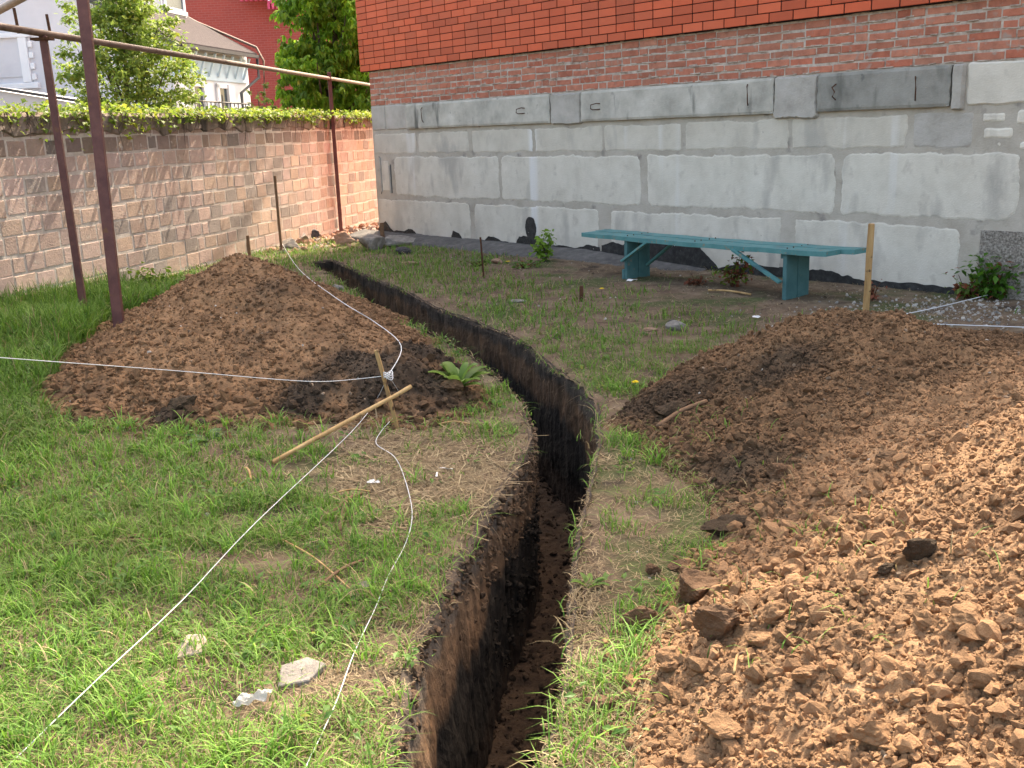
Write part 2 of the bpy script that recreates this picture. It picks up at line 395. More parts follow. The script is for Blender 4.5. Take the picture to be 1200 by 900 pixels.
def pile_r(x, y, fine=True):
    d = seg_dist(x, y, RP); s = np.where(inside(x, y, RP), 1, -1) * d
    s = s + .09 * fbm(x, y, 1.7, 4, 31)
    dr, hr = ridge(x, y); so = np.clip(s, 0, None); dr = np.sqrt(dr * dr + .02)
    h = hr * (so / (so + dr)) ** .92 * 1.12 - .05 * smooth01(-s / .06)
    e = smooth01(s / .15)
    if fine:
        h = h + e * (.055 * fbm(x, y, 2.2, 4, 32) + .030 * fbm(x, y, 9, 5, 33, .62))
        # a long ridge of clods slid down the near flank
        wx = x + .02 * fbm(x, y, 12, 2, 35); wy = y + .02 * fbm(x, y, 12, 2, 36)
        big = smooth01((.9 - s) / .8) * .6 + .4
        h = h + e * (.030 * big * crumbs(wx, wy, .085, 3) * smooth01(.5 + 1.6 * fbm(x, y, 3, 2, 37)) + .015 * crumbs(wx, wy, .036, 5) + .008 * crumbs(wx, wy, .017, 9) - .02)
    return h
def top_z(x, y):
    return np.maximum(gz(x, y), np.maximum(pile_l(x, y), pile_r(x, y)) + 0)

# the ground: one sheet to the horizon with the trench cut out of it
xs = np.concatenate([[-300, -120, -60, -30, -18, -12, -9], np.arange(-7, -1.2, .04), np.arange(-1.2, 1.2, .016), np.arange(1.2, 7, .04), [7.5, 9, 12, 18, 30, 60, 120, 300]])
ysl = [1.0]
while ysl[-1] < 20: ysl.append(ysl[-1] + max(.014, .0055 * ysl[-1]))
ys = np.concatenate([[-300, -120, -60, -30, -15, -6, -2, 0, .5], ysl, [22, 26, 32, 40, 60, 120, 300]])
X, Y = np.meshgrid(xs, ys)
# snap near points to the trench outline
from mathutils.kdtree import KDTree
kd = KDTree(len(OUT))
for i, p in enumerate(OUT): kd.insert((p[0], p[1], 0), i)
kd.balance()
cell = np.maximum(.009, .0032 * np.abs(Y))
cand = np.argwhere((X > -3) & (X < .8) & (Y > .9) & (Y < 13.3))
dd = seg_dist(X[(X > -3) & (X < .8) & (Y > .9) & (Y < 13.3)], Y[(X > -3) & (X < .8) & (Y > .9) & (Y < 13.3)], OUTC)
for (i, j), d0 in zip(cand, dd):
    if d0 > .09: continue
    co, idx, dist = kd.find((X[i, j], Y[i, j], 0))
    if dist < cell[i, j] * 1.1: X[i, j], Y[i, j] = co[0], co[1]
Z = gz(X, Y)
md = seg_dist(X, Y, OUTC)
mi = ((X > -7) & (X < 7) & (Y > 1) & (Y < 20))
Z = np.where(mi, Z + .006 * fbm(X, Y, 25, 3, 4) + .02 * fbm(X, Y, 7, 3, 6) * smooth01((.3 - md) / .3) - .035 * smooth01((.10 - md) / .10) * smooth01((4.6 - Y) / 2), Z)
gv = np.stack([X.ravel(), Y.ravel(), Z.ravel()], 1)
ny, nx = X.shape
ii = (np.arange(ny - 1)[:, None] * nx + np.arange(nx - 1)[None]).ravel()
gf = np.stack([ii, ii + 1, ii + nx + 1, ii + nx], 1)
cx = gv[gf][:, :, 0].mean(1); cy = gv[gf][:, :, 1].mean(1)
near = (cx > -3) & (cx < .8) & (cy > .9) & (cy < 13.3)
hole = np.zeros(len(gf), bool)
idn = np.where(near)[0]
hole[idn] = inside(cx[idn], cy[idn], [tuple(p) for p in OUT[::2]])
ground = np_mesh('ground', gv, gf[~hole], MT['ground'], smooth=True)
tag(ground, 'bare trodden soil of the yard under the grass', 'ground', kind='structure')

# trench walls
def wall_strip(p, side, name, lab):
    n = len(p); t = np.arange(n) * .02
    d = np.gradient(p, axis=0); nrm = np.stack([d[:, 1], -d[:, 0]], 1); nrm /= np.linalg.norm(nrm, axis=1)[:, None]
    nrm *= side                       # towards the inside of the trench
    K = 46
    v = []; c = []
    zt = gz(p[:, 0], p[:, 1]) + .012
    for k in range(K + 1):
        u = k / K
        dep = DEPTH * u * (1 - .35 * smooth01((p[:, 1] - 8) / 4))
        off = .018 * fbm(t, t * 0 + dep, 7, 5, 40 + side, .62) + .010 * vn2(t * 30, dep * 9, 44)
        off = off + .075 * (1 - np.exp(-dep / .35)) * smooth01((4.5 - p[:, 1]) / 2) * (side > 0)
        if k == 0: off = off * 0 - .02
        elif k == 1: off = off * .5 - .004
        q = p + nrm * off[:, None]
        v.append(np.stack([q[:, 0], q[:, 1], zt - dep], 1))
        nn = fbm(t, t * 0 + dep, 2.4, 4, 50) * .07 + fbm(t, t * 0 + dep, 12, 3, 52) * .03
        dz = dep + nn
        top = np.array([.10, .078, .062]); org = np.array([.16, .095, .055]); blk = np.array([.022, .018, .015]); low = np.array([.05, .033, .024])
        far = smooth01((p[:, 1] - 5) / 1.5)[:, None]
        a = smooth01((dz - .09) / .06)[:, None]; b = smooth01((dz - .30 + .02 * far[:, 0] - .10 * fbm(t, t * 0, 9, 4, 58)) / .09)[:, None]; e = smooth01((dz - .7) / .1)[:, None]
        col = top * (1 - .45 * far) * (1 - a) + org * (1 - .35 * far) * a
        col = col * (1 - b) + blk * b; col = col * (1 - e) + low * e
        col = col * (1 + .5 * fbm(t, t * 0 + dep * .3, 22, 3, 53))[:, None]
        c.append(col)
    v = np.array(v).reshape(-1, 3); c = np.array(c).reshape(-1, 3)
    ii = (np.arange(K)[:, None] * n + np.arange(n - 1)[None]).ravel()
    f = np.stack([ii, ii + 1, ii + n + 1, ii + n], 1)
    return tag(np_mesh(name, v, f, MT['trench'], col=c, smooth=False), lab, 'trench', kind='structure')
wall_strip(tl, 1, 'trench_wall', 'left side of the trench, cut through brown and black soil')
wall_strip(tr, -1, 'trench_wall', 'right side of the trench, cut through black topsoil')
endp = resample([tuple(tl[-1]), tuple(tr[-1])], .02)
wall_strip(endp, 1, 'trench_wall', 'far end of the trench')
fx_ = np.linspace(0, 1, 30); fl = []
for i in range(0, 700):
    a = tl[int(i / 699 * (len(tl) - 1))]; b = tr[int(i / 699 * (len(tr) - 1))]
    e = 1 - .35 * smooth01((a[1] - 8) / 4)
    w = a[None] * (1 - fx_[:, None]) + b[None] * fx_[:, None] + (b - a)[None] * (fx_[:, None] - .5) * .25
    z = -DEPTH * e + .03 + .03 * fbm(w[:, 0], w[:, 1], 6, 4, 60) + .018 * fbm(w[:, 0], w[:, 1], 26, 3, 61)
    fl.append(np.c_[w, z])
fl = np.array(fl).reshape(-1, 3)
ii = (np.arange(699)[:, None] * 30 + np.arange(29)[None]).ravel()
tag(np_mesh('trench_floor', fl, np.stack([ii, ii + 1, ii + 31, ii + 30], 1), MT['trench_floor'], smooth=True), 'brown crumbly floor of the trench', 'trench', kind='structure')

# soil piles
def grid_surface(name, x0, x1, y0, y1, nx_, ny_, hf, m, colf, power=1.0):
    a = np.linspace(x0, x1, nx_); b = y0 + (y1 - y0) * np.linspace(0, 1, ny_) ** power
    X, Y = np.meshgrid(a, b); Z = hf(X, Y)
    v = np.stack([X.ravel(), Y.ravel(), Z.ravel()], 1)
    ii = (np.arange(ny_ - 1)[:, None] * nx_ + np.arange(nx_ - 1)[None]).ravel()
    f = np.stack([ii, ii + 1, ii + nx_ + 1, ii + nx_], 1)
    keep = (v[f][:, :, 2] - gz(v[f][:, :, 0], v[f][:, :, 1])).max(1) > -.012
    f = f[keep]
    used = np.unique(f); remap = np.full(len(v), -1); remap[used] = np.arange(len(used))
    v = v[used]; f = remap[f]
    return np_mesh(name, v, f, m, col=colf(v[:, 0], v[:, 1], v[:, 2]), smooth=True)

def soil_col_r(x, y, z=None):
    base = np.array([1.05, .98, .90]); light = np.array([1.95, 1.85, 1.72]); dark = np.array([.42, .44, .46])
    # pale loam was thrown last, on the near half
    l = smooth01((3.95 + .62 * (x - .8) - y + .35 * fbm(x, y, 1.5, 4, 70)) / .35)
    k = smooth01((fbm(x, y, 1.4, 5, 71) - .22) / .25) * (1 - l) * .9
    for (cx_, cy_, r) in ((.80, 3.75, .22), (.75, 5.35, .30), (1.0, 4.1, .18), (1.35, 5.0, .2)):
        k = np.maximum(k, smooth01(1.5 - np.hypot(x - cx_, (y - cy_)) / r + .6 * fbm(x, y, 6, 3, 72)) * .95 * (1 - l * .7))
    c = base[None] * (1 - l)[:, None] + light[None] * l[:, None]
    c = c * (1 - k)[:, None] + dark[None] * k[:, None]
    return c * (1 + .22 * fbm(x, y, 4, 4, 73))[:, None]
def soil_col_l(x, y, z=None):
    base = np.array([1.35, 1.24, 1.12]); dark = np.array([.30, .32, .35])
    d = seg_dist(x, y, [(p) for p in LP])
    k = smooth01((fbm(x, y, 1.7, 5, 76) - .45) / .25) * .5
    for (cx_, cy_, r) in ((-.65, 5.75, .36), (-1.15, 5.7, .22), (-.55, 6.3, .3), (-1.9, 5.48, .16), (-.85, 6.0, .3)):
        k = np.maximum(k, smooth01(1.5 - np.hypot(x - cx_, y - cy_) / r + .6 * fbm(x, y, 6, 3, 77)))
    c = base[None] * (1 - k)[:, None] + dark[None] * k[:, None]
    return c * (1 + .22 * fbm(x, y, 4, 4, 78))[:, None]
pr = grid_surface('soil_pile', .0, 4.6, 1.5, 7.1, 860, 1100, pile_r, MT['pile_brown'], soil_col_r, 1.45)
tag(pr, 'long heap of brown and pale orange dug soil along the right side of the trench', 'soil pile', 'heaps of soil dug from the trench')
pl_ = grid_surface('soil_pile', -3.9, .1, 4.9, 10.6, 620, 700, pile_l, MT['pile_brown'], soil_col_l)
tag(pl_, 'cone of brown dug soil between the steel posts and the left side of the trench', 'soil pile', 'heaps of soil dug from the trench')

# ------------------------------------------------------------------ the brick building
WP = Vector((1.6098, 11.5055, 0)); WD = Vector((math.sin(rad(139.64)), math.cos(rad(139.64)), 0)); WN = Vector((-WD.y, WD.x, 0))
if WN.y > 0: WN = -WN                                   # towards the yard
WN = WN.normalized()
def W(s, z, o=0.0): return WP + WD * s + WN * o + Vector((0, 0, z))
bld = empty('brick_building', W(0, 0), 'red brick house on a concrete block foundation, closing the yard on the right', 'house')
def wbox(mb, s0, s1, z0, z1, o0, o1, c=(1, 1, 1)):
    mb.box(W(s0, z0, o0), WD * (s1 - s0), WN * (o1 - o0), Vector((0, 0, z1 - z0)), c)
b = MB(); wbox(b, -5.5, 6.0, -.6, 1.945, -.45, 0.0)
b.build('foundation', MT['mortar_c'], bld)
# one concrete block: an irregular smeared slab, a few mm proud of the mortar
def block(s0, s1, z0, z1, seed, m, name='concrete_block', proud=.0045, amp=.02, corner=.06, col=(1, 1, 1)):
    rr = np.random.RandomState(seed)
    # outline
    W_, H_ = s1 - s0, z1 - z0
    n = max(60, int((W_ + H_) * 2 / .02))
    t = np.linspace(0, 1, n, endpoint=False) * 2 * (W_ + H_)
    pts = []
    for q in t:
        if q < W_: p = (s0 + q, z0)
        elif q < W_ + H_: p = (s1, z0 + q - W_)
        elif q < 2 * W_ + H_: p = (s1 - (q - W_ - H_), z1)
        else: p = (s0, z1 - (q - 2 * W_ - H_))
        pts.append(p)
    pts = np.array(pts); ctr = np.array([(s0 + s1) / 2, (z0 + z1) / 2])
    # round the corners
    u = (pts - ctr) / np.array([W_ / 2, H_ / 2])
    for sx in (-1, 1):
        for sz in (-1, 1):
            cr_ = corner * (.25 + 1.1 * rr.rand() ** 1.5); cc = np.array([ctr[0] + sx * (W_ / 2 - cr_), ctr[1] + sz * (H_ / 2 - cr_)])
            k = (sx * (pts[:, 0] - cc[0]) > 0) & (sz * (pts[:, 1] - cc[1]) > 0)
            dlt = pts[k] - cc; L_ = np.linalg.norm(dlt, axis=1)[:, None] + 1e-9
            pts[k] = cc + dlt / L_ * np.minimum(L_, cr_)
    dirn = ctr - pts; dirn[:, 0] *= H_ / W_; dirn /= np.linalg.norm(dirn, axis=1)[:, None] + 1e-9
    nz_ = fbm(pts[:, 0] * 1.0 + seed, pts[:, 1] + seed * .7, 5, 5, 3, .6)
    edge = amp * (nz_ * 1.5 + .5 * vn2(pts[:, 0] * 45 + seed, pts[:, 1] * 45, 2) - .45)
    pts = pts + dirn * edge[:, None]
    lay = []
    for (ins, off) in ((-.004, -.02), (0, proud * .25), (.016, proud)):
        q = pts + dirn * ins
        lay.append([W(a, c_, off) for a, c_ in q])
    v = [p for l in lay for p in l]; f = []
    for k in range(2):
        for i in range(n): f.append((k * n + i, k * n + (i + 1) % n, (k + 1) * n + (i + 1) % n, (k + 1) * n + i))
    f.append(tuple(2 * n + i for i in range(n)))
    mb = MB(); mb.add(v, f, col)
    o = mb.build(name, m, bld)
    return o
k = 100
for (s0, s1) in ((-5.46, -4.42), (-4.33, -3.2), (-3.1, -1.92), (-1.86, -.72), (-.66, .46), (.54, 1.80), (1.86, 3.02)):
    k += 1; block(s0, s1, 1.265, 1.535, k, MT['block'], amp=.022, corner=.03, col=(.92, .91, .90))
k += 1; block(3.10, 3.62, 1.26, 1.54, k, MT['plaster'], amp=.02)
for (s0, s1) in ((-4.97, -2.6), (-2.53, -.13), (0.0, 2.33), (2.42, 4.03), (4.12, 5.9)):
    k += 1; block(s0, s1, .66, 1.20, k, MT['block'], amp=.028, corner=.09)
for (s0, s1) in ((-5.46, -3.24), (-3.13, -.80), (-.58, 1.74), (1.93, 3.57)):
    k += 1; block(s0, s1, -.02, .575, k, MT['block'], amp=.028, corner=.05)
b = MB(); wbox(b, 3.76, 5.9, -.1, .57, -.01, .012); b.build('aggregate_panel', MT['aggregate'], bld)
# the cut niche at the left end of the third course
b = MB(); wbox(b, -5.36, -5.33, .70, 1.20, -.01, .018); wbox(b, -5.12, -5.09, .68, 1.08, -.01, .018); b.build('niche_edge', MT['plaster'], bld)
b = MB(); wbox(b, -5.32, -5.13, .72, 1.15, -.01, .006); b.build('niche_panel', MT['block'], bld, bevel=.004)
b = MB(); wbox(b, -5.375, -5.362, .66, 1.22, -.01, .004); wbox(b, -5.087, -5.07, .68, 1.1, -.01, .004); b.build('niche_joint', MT['dark_metal'], bld)
# white dabs of mortar at the right
for i, (s0, s1, z0, z1) in enumerate(((3.70, 3.88, 1.46, 1.53), (3.72, 3.95, 1.33, 1.41), (3.98, 4.3, 1.44, 1.55), (4.05, 4.2, 1.36, 1.41), (3.84, 3.87, 1.27, 1.29), (4.02, 4.3, 1.24, 1.30))):
    block(s0, s1, z0, z1, 300 + i, MT['block'], 'mortar_dab', .008, .008, .03, (1.1, 1.1, 1.1))
# beams course
block(-5.49, -5.13, 1.60, 1.94, 401, MT['plaster'], 'concrete_block', .012, .008, .02)
block(-5.10, -4.57, 1.60, 1.94, 402, MT['plaster'], 'concrete_block', .016, .012, .02)
block(-1.54, -1.02, 1.575, 1.935, 403, MT['plaster'], 'mortar_patch', .045, .02, .03)
block(1.66, 2.13, 1.55, 1.935, 404, MT['plaster'], 'mortar_patch', .045, .025, .05)
block(3.43, 3.53, 1.57, 1.94, 405, MT['plaster'], 'mortar_patch', .05, .008, .02)
block(3.55, 4.9, 1.60, 1.94, 406, MT['block'], 'concrete_block', .014, .012, .03)
def loop_hook(s, z, kind, parent):
    mb = MB(); r = .006
    if kind == 0: pts = [W(s - .02, z + .10, .05), W(s, z + .08, .085), W(s + .01, z, .09), W(s + .004, z - .07, .08), W(s - .01, z - .1, .05)]
    elif kind == 1: pts = [W(s + .05, z + .02, .05), W(s + .03, z + .025, .09), W(s - .05, z + .01, .10), W(s - .055, z - .03, .10), W(s - .03, z - .045, .09), W(s + .05, z - .04, .05)]
    else: pts = [W(s, z + .08, .05), W(s - .02, z + .05, .085), W(s + .015, z + .01, .095), W(s - .01, z - .03, .09), W(s, z - .06, .05)]
    mb.tube(pts, r, 6); return mb.build('lifting_loop', MT['rust'], parent, smooth=True)
for (s0, s1, col, hooks) in ((-4.56, -1.55, (1.05, 1.05, 1.05), ((-4.12, 1.78, 0), (-2.04, 1.77, 1))), (-1.01, 1.65, (1, 1, 1), ((-.74, 1.77, 1), (1.37, 1.79, 0))), (2.14, 3.42, (.62, .63, .64), ((2.34, 1.76, 2), (3.13, 1.76, 0)))):
    mb = MB(); n = int((s1 - s0) / .03)
    # grid face with slightly uneven surface
    sg = np.linspace(s0, s1, n); zg = np.linspace(1.60, 1.938, 14)
    v = []; 
    for zz in zg:
        for ss in sg:
            edge = min(ss - s0, s1 - ss, zz - 1.60, 1.938 - zz)
            o_ = .05 - .010 * math.exp(-edge / .006) + .004 * float(fbm(np.array(ss), np.array(zz), 5, 4, 9))
            v.append(W(ss + (.004 * math.sin(zz * 50) if edge < .001 else 0), zz + (.005 * float(fbm(np.array(ss), np.array(zz), 9, 3, 12)) if edge < .001 else 0), o_))
    f = [(j * n + i, j * n + i + 1, (j + 1) * n + i + 1, (j + 1) * n + i) for j in range(13) for i in range(n - 1)]
    mb.add(v, f, col)
    # returns to the wall
    for row in (0, 13):
        a = len(mb.v); mb.add([v[row * n + i] for i in range(n)] + [v[row * n + i] - WN * .07 for i in range(n)], [(i, i + 1, n + i + 1, n + i) for i in range(n - 1)], col)
    for cc in (0, n - 1):
        mb.add([v[j * n + cc] for j in range(14)] + [v[j * n + cc] - WN * .07 for j in range(14)], [(j, j + 1, 14 + j + 1, 14 + j) for j in range(13)], col)
    bo = mb.build('concrete_beam', MT['beam'], bld)
    for (s, z, kd_) in hooks: loop_hook(s, z, kd_, bo)
# black bitumen daubed on the foot of the wall
def daub(pts, name='bitumen_coating', off=.016, seed=1):
    pts = resample([*pts, pts[0]], .012)[:-1]
    ctr = pts.mean(0)
    w = fbm(pts[:, 0], pts[:, 1], 16, 4, seed, .7) * .016
    d = pts - ctr; d /= np.linalg.norm(d, axis=1)[:, None] + 1e-9
    pts = pts + d * w[:, None]
    n = len(pts)
    v = [W(a, c_, off - .02) for a, c_ in pts] + [W(a, c_, off) for a, c_ in pts]
    mb = MB(); mb.add(v, [(i, (i + 1) % n, n + (i + 1) % n, n + i) for i in range(n)] + [tuple(n + i for i in range(n))])
    return mb.build(name, MT['bitumen'], bld)
def daub_run(top, seed):
    # lobed upper edge, lower edge under the apron
    up = []
    for (a, za), (b2, zb) in zip(top[:-1], top[1:]):
        n = max(2, int((b2 - a) / .04))
        for i in range(n):
            t = i / n; s = a + (b2 - a) * t
            up.append((s, za + (zb - za) * t + .028 * float(fbm(np.array(s * 1.0), np.array(seed * 1.0), 7, 4, seed, .8))))
    up.append(top[-1])
    pts = up + [(top[-1][0], -.15), (top[0][0], -.15)]
    return daub(pts, seed=seed)
daub_run([(-5.5, .14), (-5.3, .24), (-5.1, .12), (-4.8, .13), (-4.65, .18), (-4.45, .09), (-4.0, .06), (-3.72, .07)], 11)
daub_run([(-3.71, .05), (-3.62, .18), (-3.5, .17), (-3.42, .07), (-3.02, .08)], 12)
daub_run([(-3.0, .02), (-2.85, .17), (-2.7, .15), (-2.55, .11), (-2.28, .09), (-2.22, .19), (-1.85, .20), (-1.7, .11), (-1.4, .12), (-1.2, .1), (-.95, .16), (-.78, .14), (-.74, .03)], 13)
daub_run([(-.73, .17), (-.55, .22), (-.38, .18), (-.33, .24), (.1, .29), (.33, .27), (.38, .22), (.5, .29), (.72, .25), (.95, .07), (1.0, .0)], 14)
daub_run([(.95, .02), (1.3, .10), (1.7, .09), (2.1, .10), (2.35, .10), (2.6, .06), (3.0, .055), (3.6, .06), (3.9, .03)], 15)
th = np.linspace(0, 2 * PI, 24, endpoint=False)
daub([(-1.99 + .095 * math.cos(a), .31 + .15 * math.sin(a)) for a in th], seed=16, off=.019)

# rough red brick band
rb = MB(); rs = random.Random(5)
wbase = MB(); wbox(wbase, -5.49, 6.0, 1.945, 2.44, -.3, -.004)
for row in range(6):
    z0 = 1.955 + row * .0805; s = -5.5 + (0 if row % 2 else -.13)
    while s < 5.95:
        L_ = .25 if rs.random() > .18 else .12
        s1 = min(s + L_, 5.98); s0 = max(s, -5.5)
        if s1 - s0 > .03:
            h_ = .062 + rs.uniform(-.006, .005); o_ = rs.uniform(-.004, .004)
            g = rs.uniform(.78, 1.1); hue = rs.random()
            c = (.47 * g, (.15 + .06 * hue) * g, (.095 + .05 * hue) * g)
            dz = rs.uniform(-.003, .003)
            rb.box(W(s0 + .001, z0 + dz, -.05), WD * (s1 - s0 - .002) + Vector((0, 0, rs.uniform(-.004, .004))), WN * (.05 + o_), Vector((0, 0, h_)), c)
        s += L_ + rs.uniform(.006, .018)
rb.build('brick_band', MT['red_brick'], bld, bevel=.004, seg=1)
# mortar squeezed out of the joints
rng = np.random.RandomState(3); mbm = wbase
for i in range(520):
    s = rng.uniform(-5.4, 5.5); row = rng.randint(0, 7); z = 1.952 + row * .0805 + rng.uniform(-.006, .004); L_ = rng.uniform(.02, .12)
    mbm.box(W(s, z, -.01), WD * L_ + Vector((0, 0, rng.uniform(-.006, .006))), WN * rng.uniform(.012, .022), Vector((0, 0, rng.uniform(.006, .013))))
mbm.build('brick_mortar', MT['red_mortar'], bld, bevel=.002, seg=1)
# smooth facing brick, 4 cm proud
tb = MB(); rs = random.Random(9); FW = .058
wj = MB(); wbox(wj, -5.63, 6.0, 2.445, 4.62, -.3, FW - .008); wj.build('facing_joint', MT['tile_joint'], bld)
offs = [.134, 0, 0, 0, 0, .134, 0, .134, .134, .134, .134, 0, .134, 0, 0, 0, 0, .134, 0, .134, .134, .134, .134, 0]
for row in range(24):
    z0 = 2.45 + row * .09; s = -5.64 - (.134 - offs[row])
    while s < 5.99:
        s1 = min(s + .256, 6.0); s0 = max(s, -5.64)
        if s1 - s0 > .03:
            g = rs.uniform(.78, 1.12); q = rs.uniform(-.01, .012)
            tb.box(W(s0, z0, -.02), WD * (s1 - s0), WN * (.02 + FW + rs.uniform(-.0015, .0015)), Vector((0, 0, .0815)), (.58 * g, (.105 + q * .7) * g, (.042 + q * .5) * g))
        s += .268
tb.build('facing_brick', MT['tile'], bld, bevel=.003, seg=1)
# the walls above and round the back, extruded from an unseen outline shaped for its shadow on the yard
shade_outline = [(-5.64, 4.615), (6.0, 4.615), (6.0, 4.75), (3.49, 6.85), (2.93, 7.95), (2.31, 8.72), (1.48, 9.5), (.78, 9.98), (-.29, 10.85), (-1.4, 11.3), (-5.64, 10.4)]
n = len(shade_outline); mb = MB()
v = [W(s, z, FW) for s, z in shade_outline] + [W(s, z, -8.0) for s, z in shade_outline]
mb.add(v, [tuple(range(n)), tuple(reversed(range(n, 2 * n)))] + [(0, n, n + 1, 1)] + [(i, n + i, n + i + 1, i + 1) for i in (1,)] + [(n - 1, 2 * n - 1, n, 0)])
mb.build('unseen_upper_wall', MT['upper'], bld)
mb = MB()
rf = shade_outline[2:]
for (a, c_) in zip(rf[:-1], rf[1:]):
    mb.box(W(a[0], a[1], FW + .02), W(c_[0], c_[1]) - W(a[0], a[1]), -WN * 8.1, Vector((0, 0, .10)))
mb.build('roof', MT['roof'], bld)  # unseen roof laid along the same shadow-shaped outline
mb = MB(); wbox(mb, -5.64, 6.0, -.5, 4.61, -8.0, -7.7); mb.box(W(-5.64, -.5, -.31), WD * .3, -WN * 7.4, Vector((0, 0, 5.1))); mb.box(W(5.7, -.5, -.46), WD * .3, -WN * 7.2, Vector((0, 0, 5.1)))
mb.build('side_wall', MT['upper'], bld)
adopt(bld)

# asphalt apron along the foot of the wall
ap = []; K = 9; sg = np.arange(-5.9, .9, .05)
for j in range(K):
    for s in sg:
        wdt = .42 + .10 * float(fbm(np.array(s), np.array(0.), 1.2, 3, 8)); o_ = wdt * j / (K - 1)
        z = .105 - .095 * (j / (K - 1)) ** 1.3 + .012 * float(fbm(np.array(s), np.array(o_), 7, 3, 14))
        if s > -1.0: z -= .05 * (s + 1.0)
        ap.append(W(s, z - (.12 if j == K - 1 else 0), o_ + .001))
n = len(sg)
f = [(j * n + i, j * n + i + 1, (j + 1) * n + i + 1, (j + 1) * n + i) for j in range(K - 1) for i in range(n - 1)]
mb = MB(); mb.add(ap, f); tag(mb.build('pavement', MT['apron'], None, smooth=True), 'low grey asphalt apron along the foot of the block wall', 'pavement', kind='structure')

# ------------------------------------------------------------------ the block fence
FP = Vector((-4.13, 11.82, 0)); FD = Vector((math.sin(rad(13.17)), math.cos(rad(13.17)), 0)); FN = Vector((FD.y, -FD.x, 0))
def Fq(s, z, o=0.0): return FP + FD * s + FN * o + Vector((0, 0, z))
fen = empty('block_fence', Fq(0, 0), 'long garden wall of pale pink blocks with bright mortar, ivy along its top', 'garden wall')
mb = MB(); mb.box(Fq(-9, -.5, -.22), FD * 21, FN * .22, Vector((0, 0, 2.35)))
mb.build('mortar_core', MT['fence_mortar'], fen)
fb = MB(); rs = random.Random(21)
for row in range(-2, 10):
    z0 = .015 + row * .18; s = -9 + (.15 if row % 2 else 0)
    while s < 12:
        L_ = .30 + rs.uniform(-.03, .03)
        if rs.random() < .12: L_ *= .6
        g = rs.uniform(.8, 1.12); w = rs.uniform(-.03, .03)
        if row >= 8: g *= rs.uniform(.5, .9)
        c = ((.60 + w) * g, (.44 + w * .5) * g, (.365 + rs.uniform(-.02, .02)) * g)
        if rs.random() < .15: c = (.42 * g, .35 * g, .31 * g)
        m_ = rs.uniform(.010, .040)
        tz = rs.uniform(-.008, .008)
        fb.box(Fq(s + m_ / 2, z0 + m_ / 2 + tz, -.05), FD * (L_ - m_) + Vector((0, 0, rs.uniform(-.007, .007))), FN * (.05 + rs.uniform(.001, .006)), Vector((0, 0, .18 - m_ - rs.uniform(0, .006))), c)
        s += L_
fb.build('block_courses', MT['fence_brick'], fen, bevel=.004, seg=1)
mb = MB()
sg = np.arange(-9, 12, .08); n = len(sg); rows_ = [(1.665, .0), (1.68, .018), (1.75, .02), (1.83, .03), (1.87, .0), (1.88, -.22)]
v = [Fq(s, z + (.02 * float(fbm(np.array(s), np.array(z), 2.5, 4, 5)) if z > 1.70 else .09 * float(fbm(np.array(s), np.array(1.0), 4, 4, 6))), o_ + .015 * float(fbm(np.array(s), np.array(z * 3), 5, 3, 7)) * (o_ > 0)) for (z, o_) in rows_ for s in sg]
mb.add(v, [(j * n + i, j * n + i + 1, (j + 1) * n + i + 1, (j + 1) * n + i) for j in range(5) for i in range(n - 1)])
mb.add([Fq(-9, 1.5, 0), Fq(-9, 1.9, 0), Fq(-9, 1.9, -.22), Fq(-9, 1.5, -.22)], [(0, 1, 2, 3)])
mb.build('stained_coping', MT['fence_cap'], fen)
adopt(fen)

# ------------------------------------------------------------------ leaves, blades
def leaves(pos, size, up_bias, cols, rs_, droop=.3, ratio=.55, fold=.25):
    """leaf: 6 verts (two folded halves) -> arrays"""
    n = len(pos)
    az = rs_.rand(n) * 2 * PI; el = rs_.uniform(-.9, .5, n) - droop
    d = np.stack([np.cos(az) * np.cos(el), np.sin(az) * np.cos(el), np.sin(el)], 1)
    up = rs_.normal(0, .6, (n, 3)); up[:, 2] += up_bias
    sd = np.cross(d, up); sd /= np.linalg.norm(sd, axis=1)[:, None] + 1e-9
    nn = np.cross(sd, d)
    L = (size * rs_.uniform(.6, 1.3, n))[:, None]; w = L * ratio * .5
    base = pos; tip = pos + d * L - nn * L * .12
    m1 = pos + d * L * .45
    v = np.stack([base, m1 + sd * w + nn * w * fold, tip, m1 - sd * w + nn * w * fold, m1], 1)
    f = np.array([[0, 4, 1], [1, 4, 2], [2, 4, 3], [3, 4, 0]])
    F = (np.arange(n)[:, None, None] * 5 + f[None]).reshape(-1, 3)
    return v.reshape(-1, 3), F, np.repeat(cols, 5, 0)

def leaf_cols(n, rs_, a, b, yellow=.0):
    t = rs_.rand(n)[:, None]; c = np.array(a)[None] * (1 - t) + np.array(b)[None] * t
    k = rs_.rand(n) < yellow; c[k] = np.array([.30, .34, .05]) * rs_.uniform(.7, 1.1, (k.sum(), 1))
    return c

# ivy along the fence top
r_ = np.random.RandomState(31)
pts = []; 
for i in range(520):
    s = r_.uniform(-7, 11.5); big = .5 + .5 * vn2(s * 1.1, 0, 3)
    n = int(4 + 20 * big ** 1.8 * r_.rand())
    hang = big * (.14 if s < 1 else .08)
    c0 = np.array(Fq(s, 1.90 + r_.uniform(-.01, .05) * big, r_.uniform(-.2, .05)))
    q = c0 + r_.normal(0, 1, (n, 3)) * np.array([.10, .10, .026])
    k = r_.rand(n) < .35
    q[k] = np.array([np.array(Fq(s + r_.normal(0, .06), 1.88 - abs(r_.normal(0, hang)), r_.uniform(.02, .07))) for _ in range(k.sum())]).reshape(-1, 3)
    pts.append(q)
pts = np.vstack(pts)
v, f, c = leaves(pts, .062, 1.6, leaf_cols(len(pts), r_, (.13, .22, .03), (.30, .40, .06), .2), r_, .2, .8)
